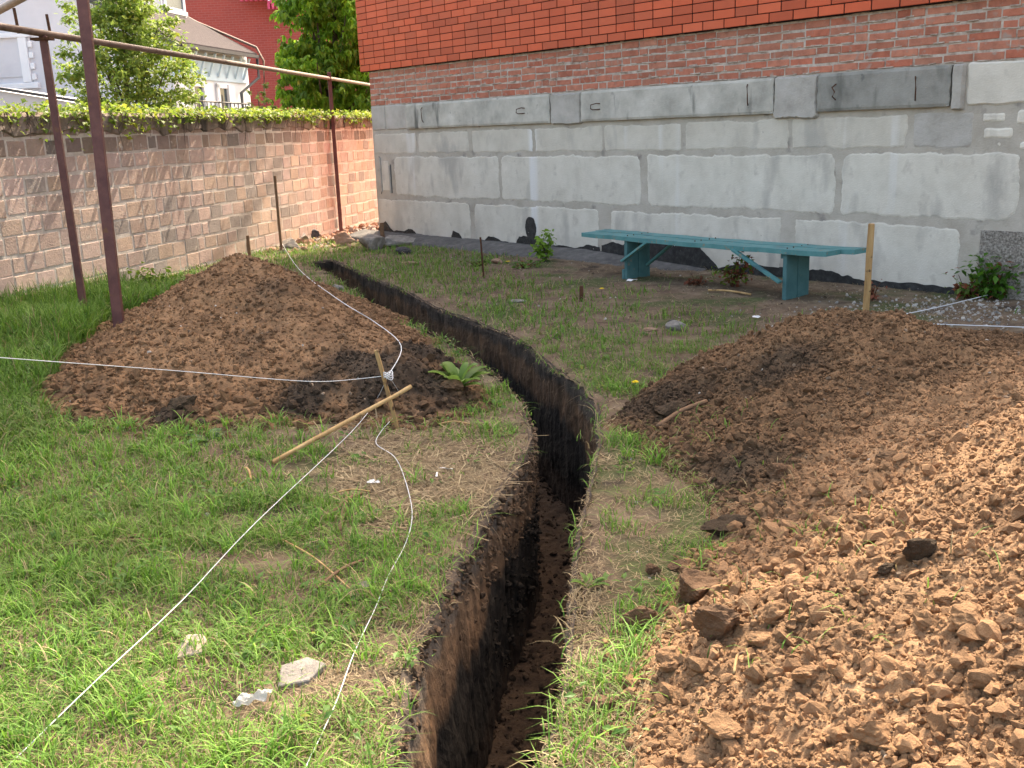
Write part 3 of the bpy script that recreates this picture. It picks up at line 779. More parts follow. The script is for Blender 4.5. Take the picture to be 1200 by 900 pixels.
ivy = empty('ivy', Fq(0, 1.88), 'bright green ivy trailing over the top of the pale block wall', 'ivy')
np_mesh('foliage', v, f, MT['leaf'], ivy, col=c)
mb = MB(); rs = random.Random(4)
for i in range(230):
    s = rs.uniform(-6, 11.3); z = 1.87; o_ = .045
    pts = [Fq(s, z, o_)]; L_ = rs.uniform(.08, .5) * (1 if rs.random() < .35 else .5)
    for k in range(5):
        s += rs.uniform(-.05, .04); z -= L_ / 5; pts.append(Fq(s, z, o_ + rs.uniform(-.01, .012) + (.012 if z > 1.70 else 0)))
    mb.tube(pts, [.005 - .0007 * k for k in range(6)], 4, cap=False)
mb.build('vines', MT['bark'], ivy)
adopt(ivy)

# ------------------------------------------------------------------ pipe frame
pf = empty('pipe_frame', (-3.75, 8.82, 0), 'brown painted steel posts carrying a long pipe rail before the block fence', 'pipe frame')
def post(a, b, w, name='post'):
    mb = MB(); mb.bar(a, b, w, w, up=(1, .2, 0)); return mb.build(name, MT['steel'], pf, bevel=.003, seg=1)
p1b = P(143, 412); p1t = PD(97, 0, 7.75); p1d = p1t - p1b
post(p1b - p1d * .05, p1b + p1d * 1.18, .076)
r0 = P(50, 39, 2.45); r1 = P(386, 92, 2.45); rd = r1 - r0
post(Vector((r0.x + .02, r0.y, -.05)), Vector((r0.x, r0.y, 2.43)), .058)
post(Vector((r1.x, r1.y, -.1)), Vector((r1.x, r1.y, 2.55)), .06)
mb = MB(); mb.tube([r0 - rd * .35, r0, r0 + rd * .3, r0 + rd * .6, r1, r1 + rd * .42], .029, 12); mb.build('rail', MT['pipe'], pf, smooth=True)
for dx in (-.35, .12):
    q = r0 + rd.normalized() * dx; mb = MB(); mb.tube([q + Vector((0, 0, -.03)), q + Vector((-.01, 0, .16))], .012, 6); mb.build('pin', MT['rust'], pf)
mb = MB(); mb.box(r0 + Vector((-.09, -.05, -.055)), (.16, 0, 0), (0, .1, 0), (0, 0, .02)); mb.build('bracket', MT['rust'], pf)
q0 = P(0, 12, 2.85); q1 = P(22, 0, 2.85); top1 = p1b + p1d * 1.1
mb = MB(); mb.tube([top1, q1 + (top1 - q1) * .1, q0 + (q0 - q1) * 2.2], .036, 10); mb.build('brace', MT['pipe'], pf, smooth=True)
adopt(pf)

# ------------------------------------------------------------------ bench
bn = empty('wooden_bench', P(830, 340), 'long teal painted plank bench against the concrete block wall', 'bench')
A0 = Vector((.80, 10.86, 0)); B0 = Vector((2.76, 8.40, 0)); bd = (B0 - A0).normalized(); bnrm = Vector((-bd.y, bd.x, 0))
if bnrm.y < 0: bnrm = -bnrm
BL = (B0 - A0).length
def bb(s, o_, z): return A0 + bd * s + bnrm * o_ + Vector((0, 0, z))
SZ = .405
for (o0, o1, e0, e1, dz) in ((0, .215, 0.0, BL - .13, 0), (.225, .41, -.02, BL + .0, .004)):
    mb = MB(); N_ = 14; pr_ = [(o0, 0), (o1, 0), (o1, .042), (o0, .042)]
    v = []
    for i in range(N_ + 1):
        s = e0 + (e1 - e0) * i / N_; sag = .010 * math.sin(PI * i / N_) + .003 * math.sin(i * 2.1 + o0 * 30)
        v += [bb(s, a, SZ + dz + c_ - sag) for a, c_ in pr_]
    f = [(i * 4 + j, i * 4 + (j + 1) % 4, i * 4 + 4 + (j + 1) % 4, i * 4 + 4 + j) for i in range(N_) for j in range(4)] + [(0, 1, 2, 3), tuple(N_ * 4 + q for q in (3, 2, 1, 0))]
    mb.add(v, f); mb.build('seat_plank', MT['teal'], bn, bevel=.0)
sl = (P(735, 327) - A0).dot(bd); sr = (P(925, 349) - A0).dot(bd)
def leg(s, w0, w1, lab=None):
    mb = MB()
    for (o0, o1) in ((.03, .195), (.205, .37)):
        mb.box(bb(s - .02, o0, -.04), bd * .04, bnrm * (o1 - o0), Vector((0, 0, SZ + .038)))
    o = mb.build('leg', MT['teal_shade'], bn, bevel=.003, seg=1)
    return o
leg(sl, 0, 0); leg(sr, 0, 0)
mb = MB(); mb.box(bb(sl - .05, .025, -.03), bd * .03, bnrm * .35, Vector((0, 0, .13))); mb.build('foot_board', MT['teal_shade'], bn, bevel=.004)
for (a, c_) in ((bb(sl - .02, .0, .19), bb(sl + .33, .0, SZ - .002)), (bb(sl + .02, .33, .12), bb(sl + .42, .33, SZ - .01)), (bb(sr - .02, .0, .15), bb(sr - .55, .0, SZ - .002))):
    mb = MB(); mb.bar(a, c_, .022, .05, up=bnrm); mb.build('brace', MT['teal'], bn, bevel=.002)
mb = MB(); mb.box(bb(sr - .05, .04, SZ - .05), bd * .03, bnrm * .33, Vector((0, 0, .048))); mb.build('cleat', MT['teal_shade'], bn)
for s in (sl, sr, sl + .9):
    for o_ in (.06, .15, .27, .36):
        mb = MB(); mb.tube([bb(s, o_, SZ + .035), bb(s, o_, SZ + .0465)], .006, 6); mb.build('nail', MT['rust'], bn)
adopt(bn)

# ------------------------------------------------------------------ stakes, strings
def tz(p, k=0.0):
    return Vector((p[0], p[1], float(top_z(np.array(p[0]), np.array(p[1]))) + k))
def stake(name, base, top, w, m, label, cat, kind='square', depth=.1, group=None):
    base = Vector(base); top = Vector(top); d = top - base
    mb = MB(); rs = random.Random(int(base.x * 1000)); N_ = 7; v = []; n = 4 if kind == 'square' else 8
    ax = d.cross(Vector((0, 1, .1))).normalized(); ay = d.cross(ax).normalized()
    for i in range(N_ + 1):
        t = i / N_; p = base - d.normalized() * depth * (1 - t) * 1 + (d) * t
        p = base + (d + d.normalized() * depth) * t - d.normalized() * depth
        p = p + ax * rs.uniform(-.08, .08) * w
        for k in range(n):
            a = 2 * PI * (k + .5) / n; r = w * (.70 if n == 4 else .5) * rs.uniform(.9, 1.05)
            v.append(p + ax * math.cos(a) * r + ay * math.sin(a) * r)
    f = [(i * n + j, i * n + (j + 1) % n, (i + 1) * n + (j + 1) % n, (i + 1) * n + j) for i in range(N_) for j in range(n)] + [tuple(range(n)), tuple(N_ * n + q for q in reversed(range(n)))]
    mb.add(v, f); o = mb.build(name, m, None, bevel=w * .08, seg=1)
    return tag(o, label, cat, group)
def height_at(base, py):
    lo, hi = 0, 4
    for _ in range(40):
        m_ = (lo + hi) / 2; q = np.array([base[0], base[1], base[2] + m_ - EYE]); y = 450 - FPX * (q @ _U) / (q @ _F)
        if y > py: lo = m_
        else: hi = m_
    return lo
_F = fx; _U = ux
sb = P(1014, 380); st_ = PD(1021, 262, sb.y)
stake('wooden_stake', sb, st_, .052, MT['wood'], 'thick pale wooden stake with bark patches standing behind the right soil heap', 'stake', 'round')
s2 = P(330, 294); stake('wooden_stake', s2, PD(322, 206, s2.y), .035, MT['wood_dark'], 'tall thin brown stick stake standing in front of the block fence', 'stake')
s3 = P(292, 299); s3 = PD(292, 294, 13.6); stake('wooden_stake', s3, PD(290, 276, 13.6), .04, MT['wood_dark'], 'short wooden peg showing behind the top of the left soil cone', 'stake', depth=.7)
s4 = P(449, 282); stake('wooden_stake', s4, PD(447, 261, s4.y), .06, MT['wood_dark'], 'short dark peg at the corner where fence and block wall meet', 'stake')
s5 = P(567, 327); stake('metal_rod', s5, PD(563, 278, s5.y), .022, MT['rust'], 'thin dark iron rod upright in the grass before the block wall', 'rod', 'round')
s6 = P(681, 355); stake('metal_spike', s6, PD(681, 335, s6.y), .035, MT['rust'], 'short rusty iron spike in the grass in front of the bench', 'spike')
# broken stake at the knot
kn = tz(P(452, 470)); kn = tz((-.70, 6.0))
kb = tz(P(466, 492, .05), -.02); kt = PD(441, 410, kb.y)
KN = PD(455, 440, kb.y - .01)
stake('wooden_stake', kb, kt, .021, MT['wood'], 'split leaning wooden stake holding the knot of the strings', 'stake')
e0 = tz(P(320, 548), .03); e1 = PD(482, 453, kb.y - .12)
stake('wooden_stick', e0, e1, .024, MT['wood'], 'long pale stick lying slantwise over the grass below the string knot', 'stick', 'round', 0)

def wire(name, pts, r, label, cat='string', m='string', sub=6, twist=True):
    pts = [Vector(p) for p in pts]; out = []
    for i in range(len(pts) - 1):
        p0 = pts[max(0, i - 1)]; p1 = pts[i]; p2 = pts[i + 1]; p3 = pts[min(len(pts) - 1, i + 2)]
        for k in range(sub):
            t = k / sub
            out.append(.5 * ((2 * p1) + (p2 - p0) * t + (2 * p0 - 5 * p1 + 4 * p2 - p3) * t * t + (3 * p1 - p0 - 3 * p2 + p3) * t ** 3))
    out.append(pts[-1]); mb = MB(); mb.tube(out, r, 6); o = mb.build(name, MT[m], None, smooth=True)
    return tag(o, label, cat)
# A: taut to the left
a0 = PD(-60, 413, 3.7); 
wire('string', [a0, PD(0, 419, 3.9), PD(200, 434, 4.55), PD(330, 445, 4.95), PD(380, 447, 5.1), PD(420, 444, 5.3), KN], .0019, 'white string stretched from the leaning stake to the left edge over the soil cone')
def pg(px, py, k=.025):
    q = P(px, py, 0)
    for _ in range(6): q = P(px, py, float(top_z(np.array(q.x), np.array(q.y))) + k)
    return q
# B: back to the tall stick
wire('string', [KN, PD(470, 405, 6.2), PD(440, 378, 6.9), pg(395, 350, .06), PD(350, 315, 10.2), PD(331, 286, s2.y)], .0028, 'white string running back from the knot to the tall stick at the fence')
# C: foreground left, taut then on the grass
c1 = P(14, 893, .03)
wire('string', [KN, PD(440, 470, 5.55), PD(410, 508, 5.0), PD(300, 612, 3.72), P(215, 702, .09), P(110, 800, .08), c1, P(-60, 960, .04)], .0017, 'white string drawn from the knot to the lower left corner across the grass', sub=4)
# D: loose
def pg(px, py, k=.025):
    q = P(px, py, 0)
    for _ in range(6): q = P(px, py, float(top_z(np.array(q.x), np.array(q.y))) + k)
    return q
wire('string', [KN, PD(472, 470, 5.75), pg(460, 490), pg(447, 505), pg(441, 520), pg(462, 535), pg(474, 560), pg(483, 600), pg(476, 635), pg(455, 675), pg(440, 712), pg(415, 765), pg(395, 820), pg(376, 862), pg(358, 900), pg(345, 940)], .0018, 'loose white string lying in bends on the grass left of the trench', sub=5)
# E: right strings
e2 = PD(1015, 377, sb.y - .03)
wire('string', [e2, PD(1100, 380, 7.3), PD(1215, 384, 7.0), PD(1300, 388, 6.8)], .0038, 'white string stretched from the thick stake to the right edge')
wire('string', [e2, PD(1090, 362, 8.0), PD(1160, 345, 8.5), PD(1178, 338, 8.6), PD(1190, 343, 8.6), PD(1196, 350, 8.6), PD(1215, 365, 8.6)], .0040, 'slack white cord rising from the thick stake to the weeds by the wall')
# wraps
mb = MB()
for k in range(3):
    pts = [sb + (st_ - sb) * (.025 + .02 * k) + Vector((math.cos(a) * .032, math.sin(a) * .032, 0)) for a in np.linspace(0, 2 * PI, 13)]
    mb.tube(pts, .004, 5)
tag(mb.build('string_knot', MT['string'], None, smooth=True), 'white string wound round the foot of the thick stake', 'string')
mb = MB()
for k in range(3):
    pts = [KN + Vector((math.cos(a) * .024, math.sin(a) * .02, .012 * (k - 1) + .01 * math.sin(a * 2))) for a in np.linspace(0, 2 * PI, 13)]
    mb.tube(pts, .0032, 5)
tag(mb.build('string_knot', MT['string'], None, smooth=True), 'knot of white strings on the leaning split stake', 'string')

# ------------------------------------------------------------------ rocks and clods
def ico(sub):
    bm = bmesh.new(); bmesh.ops.create_icosphere(bm, subdivisions=sub, radius=1)
    v = np.array([q.co[:] for q in bm.verts]); f = np.array([[a.index for a in q.verts] for q in bm.faces]); bm.free(); return v, f
def rock(seed, sub=2, rough=.35, cuts=7, flat=1.0):
    v, f = ico(sub); rr = np.random.RandomState(seed)
    v = v * np.array([1, rr.uniform(.65, .95), rr.uniform(.5, .8) * flat])
    for k in range(cuts):
        nrm = rr.normal(0, 1, 3); nrm /= np.linalg.norm(nrm); d = rr.uniform(.30, .68)
        s = v @ nrm - d; v = v - np.where(s > 0, s, 0)[:, None] * nrm[None] * .92
    v = v + v / (np.linalg.norm(v, axis=1)[:, None] + 1e-6) * (vn3(v * 1.7, seed) * rough + vn3(v * 5, seed + 3) * rough * .55)[:, None]
    return v, f
PROT = [rock(s, 1, .8, 6) for s in range(14)]
PROTM = [rock(50 + s, 2, .75, 9) for s in range(16)]
def scatter_rocks(pos, size, cols, prots, rs_, sink=.3):
    V = []; Fc = []; Cc = []; n0 = 0
    which = rs_.randint(0, len(prots), len(pos))
    for k, (pv, pf_) in enumerate(prots):
        idx = np.where(which == k)[0]
        if len(idx) == 0: continue
        n = len(idx); q = rs_.normal(0, 1, (n, 4)); q[:, 1:3] *= .5; q /= np.linalg.norm(q, axis=1)[:, None]
        w, x, y, z = q.T
        Rm = np.stack([1 - 2 * (y * y + z * z), 2 * (x * y - z * w), 2 * (x * z + y * w), 2 * (x * y + z * w), 1 - 2 * (x * x + z * z), 2 * (y * z - x * w), 2 * (x * z - y * w), 2 * (y * z + x * w), 1 - 2 * (x * x + y * y)], 1).reshape(n, 3, 3)
        vv = np.einsum('nij,kj->nki', Rm, pv) * size[idx][:, None, None] + pos[idx][:, None, :]
        vv[:, :, 2] += (size[idx] * (.5 - sink))[:, None]
        V.append(vv.reshape(-1, 3)); Fc.append((np.arange(n)[:, None, None] * len(pv) + pf_[None]).reshape(-1, 3) + n0); n0 += n * len(pv)
        Cc.append(np.repeat(cols[idx], len(pv), 0))
    return np.vstack(V), np.vstack(Fc), np.vstack(Cc)
def power(n, lo, hi, rs_, a=2.6):
    u = rs_.rand(n); return (lo ** (1 - a) + u * (hi ** (1 - a) - lo ** (1 - a))) ** (1 / (1 - a))
r_ = np.random.RandomState(77)
BASE = np.array([.155, .096, .057])
# right heap crumbs
n = 120000
x = r_.uniform(.05, 3.9, n); y = 1.6 + 5.2 * r_.rand(n) ** 1.6
s_in = np.where(inside(x, y, RP), 1, -1) * seg_dist(x, y, RP)
keep = (s_in > -.02) & (np.abs(x) < .62 * y + .5); x, y = x[keep], y[keep]
size = power(len(x), .0032, .019, r_, 2.5) * (.7 + .12 * y)
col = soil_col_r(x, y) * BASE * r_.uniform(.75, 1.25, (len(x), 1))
v, f, c = scatter_rocks(np.stack([x, y, pile_r(x, y)], 1), size, col, PROT, r_)
tag(np_mesh('soil_crumbs', v, f, MT['clod'], col=c), 'loose crumbs of soil covering the right heap', 'soil crumbs', kind='stuff')
# right heap lumps, larger towards the near foot
n = 7500
x = np.where(r_.rand(n) < .6, r_.uniform(.05, 3.4, n), r_.normal(.95, .35, n)); y = 1.6 + 5.0 * r_.rand(n) ** 1.5
s_in = np.where(inside(x, y, RP), 1, -1) * seg_dist(x, y, RP)
keep = (s_in > -.10) & (r_.rand(n) < .25 + .75 * np.exp(-np.abs(s_in - .15) / .35)) & (np.abs(x) < .62 * y + .4)
keep &= seg_dist(x, y, OUTC) > .07
keep &= ~((y > 3.5) & (s_in < .03))
x, y = x[keep], y[keep]
size = power(len(x), .012, .042, r_, 2.5); near_foot = np.exp(-((x - 1.0) / .35) ** 2 - ((y - 2.9) / .45) ** 2); size = size * (1 + .7 * near_foot * r_.rand(len(x)))
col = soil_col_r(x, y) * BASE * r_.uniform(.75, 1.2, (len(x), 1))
v, f, c = scatter_rocks(np.stack([x, y, top_z(x, y)], 1), size, col, PROTM, r_, .35)
tag(np_mesh('soil_lumps', v, f, MT['clod'], col=c), 'lumps of pale loam rolled down the right heap', 'soil lumps', kind='stuff')
# left heap
n = 26000
x = r_.uniform(-3.7, .0, n); y = r_.uniform(5.0, 10, n)
h = pile_l(x, y); keep = (h > gz(x, y) - .01); x, y, h = x[keep], y[keep], h[keep]
size = power(len(x), .006, .034, r_, 2.7)
lowf = smooth01((.25 - h) / .2); size = size * (1 + .5 * lowf)
col = soil_col_l(x, y) * BASE * r_.uniform(.7, 1.35, (len(x), 1))
v, f, c = scatter_rocks(np.stack([x, y, h], 1), size, col, PROT, r_)
tag(np_mesh('soil_crumbs', v, f, MT['clod'], col=c), 'loose crumbs of soil covering the left cone', 'soil crumbs', kind='stuff')
n = 500
x = r_.uniform(-3.0, -.1, n); y = r_.uniform(5.15, 7.0, n); h = pile_l(x, y)
keep = (h > -.03) & (h < .22) & (r_.rand(n) < np.exp(-h / .1)); x, y = x[keep], y[keep]
size = power(len(x), .02, .055, r_, 2.4)
col = soil_col_l(x, y) * BASE * r_.uniform(.6, 1.15, (len(x), 1))
v, f, c = scatter_rocks(np.stack([x, y, top_z(x, y)], 1), size, col, PROTM, r_, .35)
tag(np_mesh('soil_lumps', v, f, MT['clod'], col=c), 'lumps of soil along the foot of the left cone', 'soil lumps', kind='stuff')
# crumbs fallen on the trench floor and lying along its lips
n = 5200; j = (r_.rand(n) ** 1.3 * (len(tl) - 30)).astype(int); t = r_.rand(n); jr = (j * (len(tr) - 1) / (len(tl) - 1)).astype(int)
t = np.where(r_.rand(n) < .5, t, np.where(r_.rand(n) < .5, .06, .94)); px_ = tl[j] * (1 - t)[:, None] + tr[jr] * t[:, None]
zf = -DEPTH * (1 - .35 * smooth01((px_[:, 1] - 8) / 4)) + .03 + .03 * fbm(px_[:, 0], px_[:, 1], 6, 4, 60)
col = np.array([.07, .045, .03]) * r_.uniform(.4, 1.5, (n, 1))
v, f, c = scatter_rocks(np.c_[px_, zf], power(n, .006, .034, r_, 2.5), col, PROTM, r_, .3)
tag(np_mesh('soil_crumbs', v, f, MT['clod'], col=c), 'crumbs of soil fallen on the trench floor', 'soil crumbs', kind='stuff')
n = 5000; p = OUT[r_.randint(0, len(OUT), n)]; p = p + r_.normal(0, .035, p.shape); k = ~inside(p[:, 0], p[:, 1], [tuple(q) for q in OUT[::3]]) & (p[:, 1] > 1.6) & (vn2(p[:, 0] * 3, p[:, 1] * 3, 66) > .35); p = p[k]; n = len(p)
col = np.array([.12, .085, .06]) * r_.uniform(.4, 1.6, (n, 1))
v, f, c = scatter_rocks(np.c_[p, gz(p[:, 0], p[:, 1]) - .004], power(n, .004, .020, r_, 2.5), col, PROT, r_, .4)
tag(np_mesh('soil_crumbs', v, f, MT['clod'], col=c), 'crumbs of soil lying along the lips of the trench', 'soil crumbs', kind='stuff')
n = 5200; j = (r_.rand(n) ** 1.5 * (len(tl) - 40)).astype(int); dep = r_.rand(n) ** 1.5 * .8; p = tl[j]; dirv = np.gradient(tl, axis=0)[j]; nr = np.stack([dirv[:, 1], -dirv[:, 0]], 1); nr /= np.linalg.norm(nr, axis=1)[:, None]
p = p + nr * .018; zc = gz(p[:, 0], p[:, 1]) - dep; k = smooth01((dep - .28) / .1)[:, None]
col = (np.array([.14, .09, .058]) * (1 - k) + np.array([.028, .022, .018]) * k) * r_.uniform(.5, 1.5, (n, 1))
v, f, c = scatter_rocks(np.c_[p, zc], power(n, .006, .026, r_, 2.5), col, PROTM, r_, .5)
tag(np_mesh('soil_lumps', v, f, MT['clod'], col=c), 'crumbs standing out of the cut left side of the trench', 'soil lumps', kind='stuff')
# stray crumbs and grit over the yard and the trench floor
n = 9000
x = r_.uniform(-6, 6, n); y = 1.8 + 13 * r_.rand(n) ** 1.3
keep = ~inside(x, y, OUTC) & ((Vector((0, 0, 0)).x + (x - WP.x) * WN.x + (y - WP.y) * WN.y) > .05)
x, y = x[keep], y[keep]; size = power(len(x), .004, .016, r_, 2.6) * (.7 + .08 * y)
col = np.array([.20, .15, .11]) * r_.uniform(.5, 1.6, (len(x), 1)); w = r_.rand(len(x)) < .08; col[w] = np.array([.5, .48, .45])
v, f, c = scatter_rocks(np.stack([x, y, top_z(x, y)], 1), size, col, PROT, r_, .4)
tag(np_mesh('grit', v, f, MT['clod'], col=c), 'grit and crumbs strewn over the yard', 'grit', kind='stuff')
# whitish chips by the wall at the right
n = 900
q0 = P(1130, 365); x = q0.x + r_.normal(0, .55, n); y = q0.y + r_.normal(0, .45, n)
k2 = ((x - WP.x) * WN.x + (y - WP.y) * WN.y) > .08; x, y = x[k2], y[k2]
col = np.array([.42, .41, .39]) * r_.uniform(.5, 1.3, (len(x), 1))
v, f, c = scatter_rocks(np.stack([x, y, gz(x, y)], 1), power(len(x), .006, .03, r_), col, PROT, r_, .4)
tag(np_mesh('stone_chips', v, f, MT['clod'], col=c), 'pale chips of stone strewn behind the right heap', 'stone chips', kind='stuff')

def boulder(name, pos, size, m, label, cat, seed, flat=1.0, rz=0, group=None, col=(1, 1, 1), sub=3, sink=.25, rough=.22):
    v, f = rock(seed, sub, rough, 9, flat)
    if rough < .3 and m == MT['clod']: v = v + (vn3(v * 5, seed + 9) * .30 + np.abs(vn3(v * 12, seed + 4)) * .26 + vn3(v * 24, seed + 5) * .14)[:, None] * v
    else: v = v + (vn3(v * 14, seed + 9) * .05)[:, None] * v
    size = np.array(size); a = rz; v = v * size
    R2 = np.array([[math.cos(a), -math.sin(a), 0], [math.sin(a), math.cos(a), 0], [0, 0, 1]]); v = v @ R2.T
    o = np_mesh(name, v, f, m, col=np.tile(np.array(col), (len(v), 1)), smooth=False)
    o.location = (pos[0], pos[1], pos[2] - v[:, 2].min() * (1 - sink) * 1.0)
    return tag(o, label, cat, group)
DK = tuple(np.array([.33, .36, .38]) * BASE * 1.2); LT = tuple(BASE * np.array([1.92, 1.82, 1.68])); BR = tuple(BASE * 1.25); MD = tuple(BASE * np.array([1.0, .95, .95]))
def clod(px, py, s, col, label, seed, flat=1.0, asp=.8, rz=0.0, sink=.35):
    g = pg(px, py, 0)
    return boulder('soil_clod', g, (s, s * asp, s * .8), MT['clod'], label, 'soil clod', seed, flat, rz, 'single big clods of dug soil', col, sink=sink, sub=4)
clod(812, 705, .125, MD, 'biggest dark crumbly clod at the near foot of the right heap', 401, 1.2, .85, .5)
clod(842, 745, .085, MD, 'dark crumbly clod leaning below the biggest dark clod', 402, 1.1)
clod(887, 757, .055, LT, 'pale flat-topped clod right of the two dark crumbly clods', 403, 1, .75)
clod(785, 778, .068, LT, 'pale wedge-shaped clod lying left in the grass below the dark clods', 404, 1.1, .8, .4)
clod(860, 693, .065, LT, 'pale upright slab of loam just above right of the dark clods', 405, 1.3, .5, .9)
clod(888, 700, .07, LT, 'pale leaning slab of loam in the cluster above the flat-topped clod', 406, 1.2, .5, 1.1)
clod(800, 668, .05, MD, 'brown clod on the shaded grass above the biggest dark clod', 407, .9)
clod(766, 672, .045, MD, 'brown clod at the left end of the shaded row beside the grass strip', 408, .8)
clod(905, 728, .065, LT, 'pale broad clod right of the upright slabs', 409, .9, .8, .3)
clod(1135, 735, .075, LT, 'broad flat pale slab half buried in the near slope of the right heap', 410, .6, .8, .3)
clod(1108, 705, .05, LT, 'smooth pale oval slab above the broad flat slab', 411, .5, .6, .5)
clod(910, 560, .055, MD, 'brown egg-shaped clod in the dark soil below the crest of the right heap', 412, 1.1)
clod(850, 860, .055, LT, 'pale crumbly clod low at the bottom edge of the right heap', 413, 1, .9)
clod(950, 800, .045, LT, 'pale angular clod in the middle of the near slope', 414, 1, .8)
clod(1030, 870, .055, LT, 'pale clod at the bottom edge right of the middle', 415, 1, .8)
clod(700, 835, .055, MD, 'dark clod on the sunlit grass between trench and right heap', 416, .9)
clod(745, 738, .075, MD, 'brown crumbly clod in the grass left of the biggest dark clod', 417, .9)
clod(1178, 497, .045, LT, 'pale flat piece high on the right heap at the edge of view', 418, .6, .7)
clod(1078, 655, .065, DK, 'dark sod with grass roots sunk in the pale right slope', 419, .8, .55, .5)
clod(1036, 672, .04, DK, 'smaller dark sod with tufts left of the big dark sod', 420, .8, .55, .5)
clod(212, 482, .11, DK, 'large black clod at the front foot of the left cone', 421, .8, .8)
clod(235, 500, .07, DK, 'small black clod in the grass before the left cone', 422, .7)
clod(395, 430, .13, DK, 'large black sod low on the right flank of the left cone', 423, .8, .7)
clod(350, 482, .15, DK, 'broad black clod at the front right foot of the left cone', 424, .6, .7)
clod(418, 470, .10, DK, 'black sod beside the leaning stake', 425, .8, .8)
clod(530, 455, .08, MD, 'brown clod between the leaning stake and the broad-leaved plant', 426, .8)
clod(487, 492, .07, BR, 'reddish brown clod right of the leaning stake', 427, .9)
clod(540, 480, .05, DK, 'grey flat chip right of the reddish clod near the trench lip', 428, .4, .8)
clod(1040, 590 - 50, .06, BR, 'brown lump on the boundary of brown and pale soil', 429, .9)
clod(790, 490, .16, DK, 'long black lump of humus low on the left of the right heap', 430, .5, .4, .6)
clod(860, 625, .11, DK, 'black lump of humus where the right heap meets the grass strip', 431, .6, .7)
clod(905, 600, .07, DK, 'small black lump above the humus lump at the grass strip', 432, .7, .7)

def stone(px, py, size, m, label, seed, cat='stone', name='stone', flat=1.0, rz=0.0, z=None, sink=.25, group=None):
    g = pg(px, py, 0) if z is None else P(px, py, z)
    return boulder(name, g, size, MT[m], label, cat, seed, flat, rz, group, sink=sink)
# pale stone slab with holes in the grass
def slab(px, py, outline, th_, m, name, label, cat, tilt=(.0, .0, 0)):
    g = pg(px, py, .004); n = len(outline)
    mb = MB(); v = [Vector((a, b2, 0)) for a, b2 in outline] + [Vector((a * .96, b2 * .96, th_)) for a, b2 in outline]
    mb.add(v, [tuple(range(n)), tuple(n + i for i in reversed(range(n)))] + [(i, (i + 1) % n, n + (i + 1) % n, n + i) for i in range(n)])
    o = mb.build(name, MT[m], None, bevel=.003, seg=1); o.location = g; o.rotation_euler = tilt
    return tag(o, label, cat)
slab(224, 765, [(-.05, -.03), (.045, -.02), (.05, .03), (.035, .055), (-.015, .06), (-.035, .02)], .02, 'white_stone', 'stone_slab', 'pale pinkish flat stone lying in the sunlit grass lower left', 'stone', (.45, -.05, .1))
slab(350, 795, [(-.06, -.05), (.03, -.04), (.085, .03), (.03, .075), (-.05, .05)], .02, 'grey_stone', 'stone_slab', 'grey flat stone half sunk in the grass near the loose string', 'stone', (.15, .0, .2))
# plastic rag
bm = bmesh.new(); bmesh.ops.create_grid(bm, x_segments=22, y_segments=14, size=1)
for q in bm.verts:
    x0, y0 = q.co.x, q.co.y
    q.co = Vector((x0 * .042 + .012 * y0, y0 * .018 + .012 * math.sin(x0 * 3), .03 + .028 * float(fbm(np.array(x0 * 1.0), np.array(y0 * 1.0), 1.3, 3, 90)) + .004 * abs(math.sin(5 * x0 + 3 * y0))))
me = bpy.data.meshes.new('plastic_rag'); bm.to_mesh(me); bm.free()
o = link('plastic_rag', me, MT['tarp']); o.location = pg(298, 828, .01); o.rotation_euler = (.1, 0, .15)
tag(o, 'crumpled whitish plastic rag in the dry grass lower left', 'litter')
def scrap(px, py, w, h, label, m='paper', rz=0, seed=1):
    bm = bmesh.new(); bmesh.ops.create_grid(bm, x_segments=8, y_segments=5, size=1)
    for q in bm.verts:
        x0, y0 = q.co.x, q.co.y; q.co = Vector((x0 * w * (1 - .2 * y0), y0 * h, .01 + w * .35 * float(fbm(np.array(x0), np.array(y0), 1.1, 3, seed))))
    me = bpy.data.meshes.new('paper_scrap'); bm.to_mesh(me); bm.free()
    o = link('paper_scrap', me, MT[m]); o.location = pg(px, py, .012); o.rotation_euler = (.2, 0, rz)
    return tag(o, label, 'litter', 'scraps of white litter')
scrap(524, 551, .03, .008, 'thin white crumpled scrap near the trench lip', rz=-.4, seed=3)
scrap(438, 566, .025, .014, 'white scrap among the dry stalks beside the loose string', seed=4)
scrap(430, 686, .028, .018, 'grey scrap in the grass under the loose string', 'grey_stone', seed=6, rz=.9)
scrap(512, 558, .004, .02, 'tiny pinkish white strip beside the thin scrap', seed=7)
scrap(740, 329, .05, .02, 'small white scrap on the dirt under the left end of the bench', seed=8)
scrap(886, 372, .03, .02, 'small bright white scrap on the bare soil below the bench', seed=9)
stone(795, 387, (.10, .07, .07), 'grey_stone', 'grey speckled stone on the grass between bench and right heap', 501)
stone(786, 384, (.05, .05, .06), 'dark_piece', 'small dark piece leaning on the grey speckled stone', 502, cat='rubble', name='rubble_piece')
stone(762, 388, (.10, .05, .03), 'brick_rubble', 'flat brownish shard left of the grey speckled stone', 503, cat='rubble', name='rubble_piece')
stone(610, 354, (.11, .09, .035), 'grey_stone', 'small flat grey stone in the grass beyond the trench', 504, flat=.6)
stone(582, 309, (.07, .06, .06), 'brick_rubble', 'reddish brick bit in the grass near the iron rod', 505, cat='rubble', name='rubble_piece')
stone(480, 310, (.10, .06, .04), 'brick_rubble', 'orange brick bit in the grass behind the far trench', 506, cat='rubble', name='rubble_piece')
stone(404, 288, (.24, .13, .15), 'brick_rubble', 'big broken pink brick lying at the foot of the far post', 507, cat='brick', name='broken_brick', rz=.3)
stone(340, 293, (.20, .15, .14), 'grey_stone', 'grey stone beside the tall stick at the fence', 508)
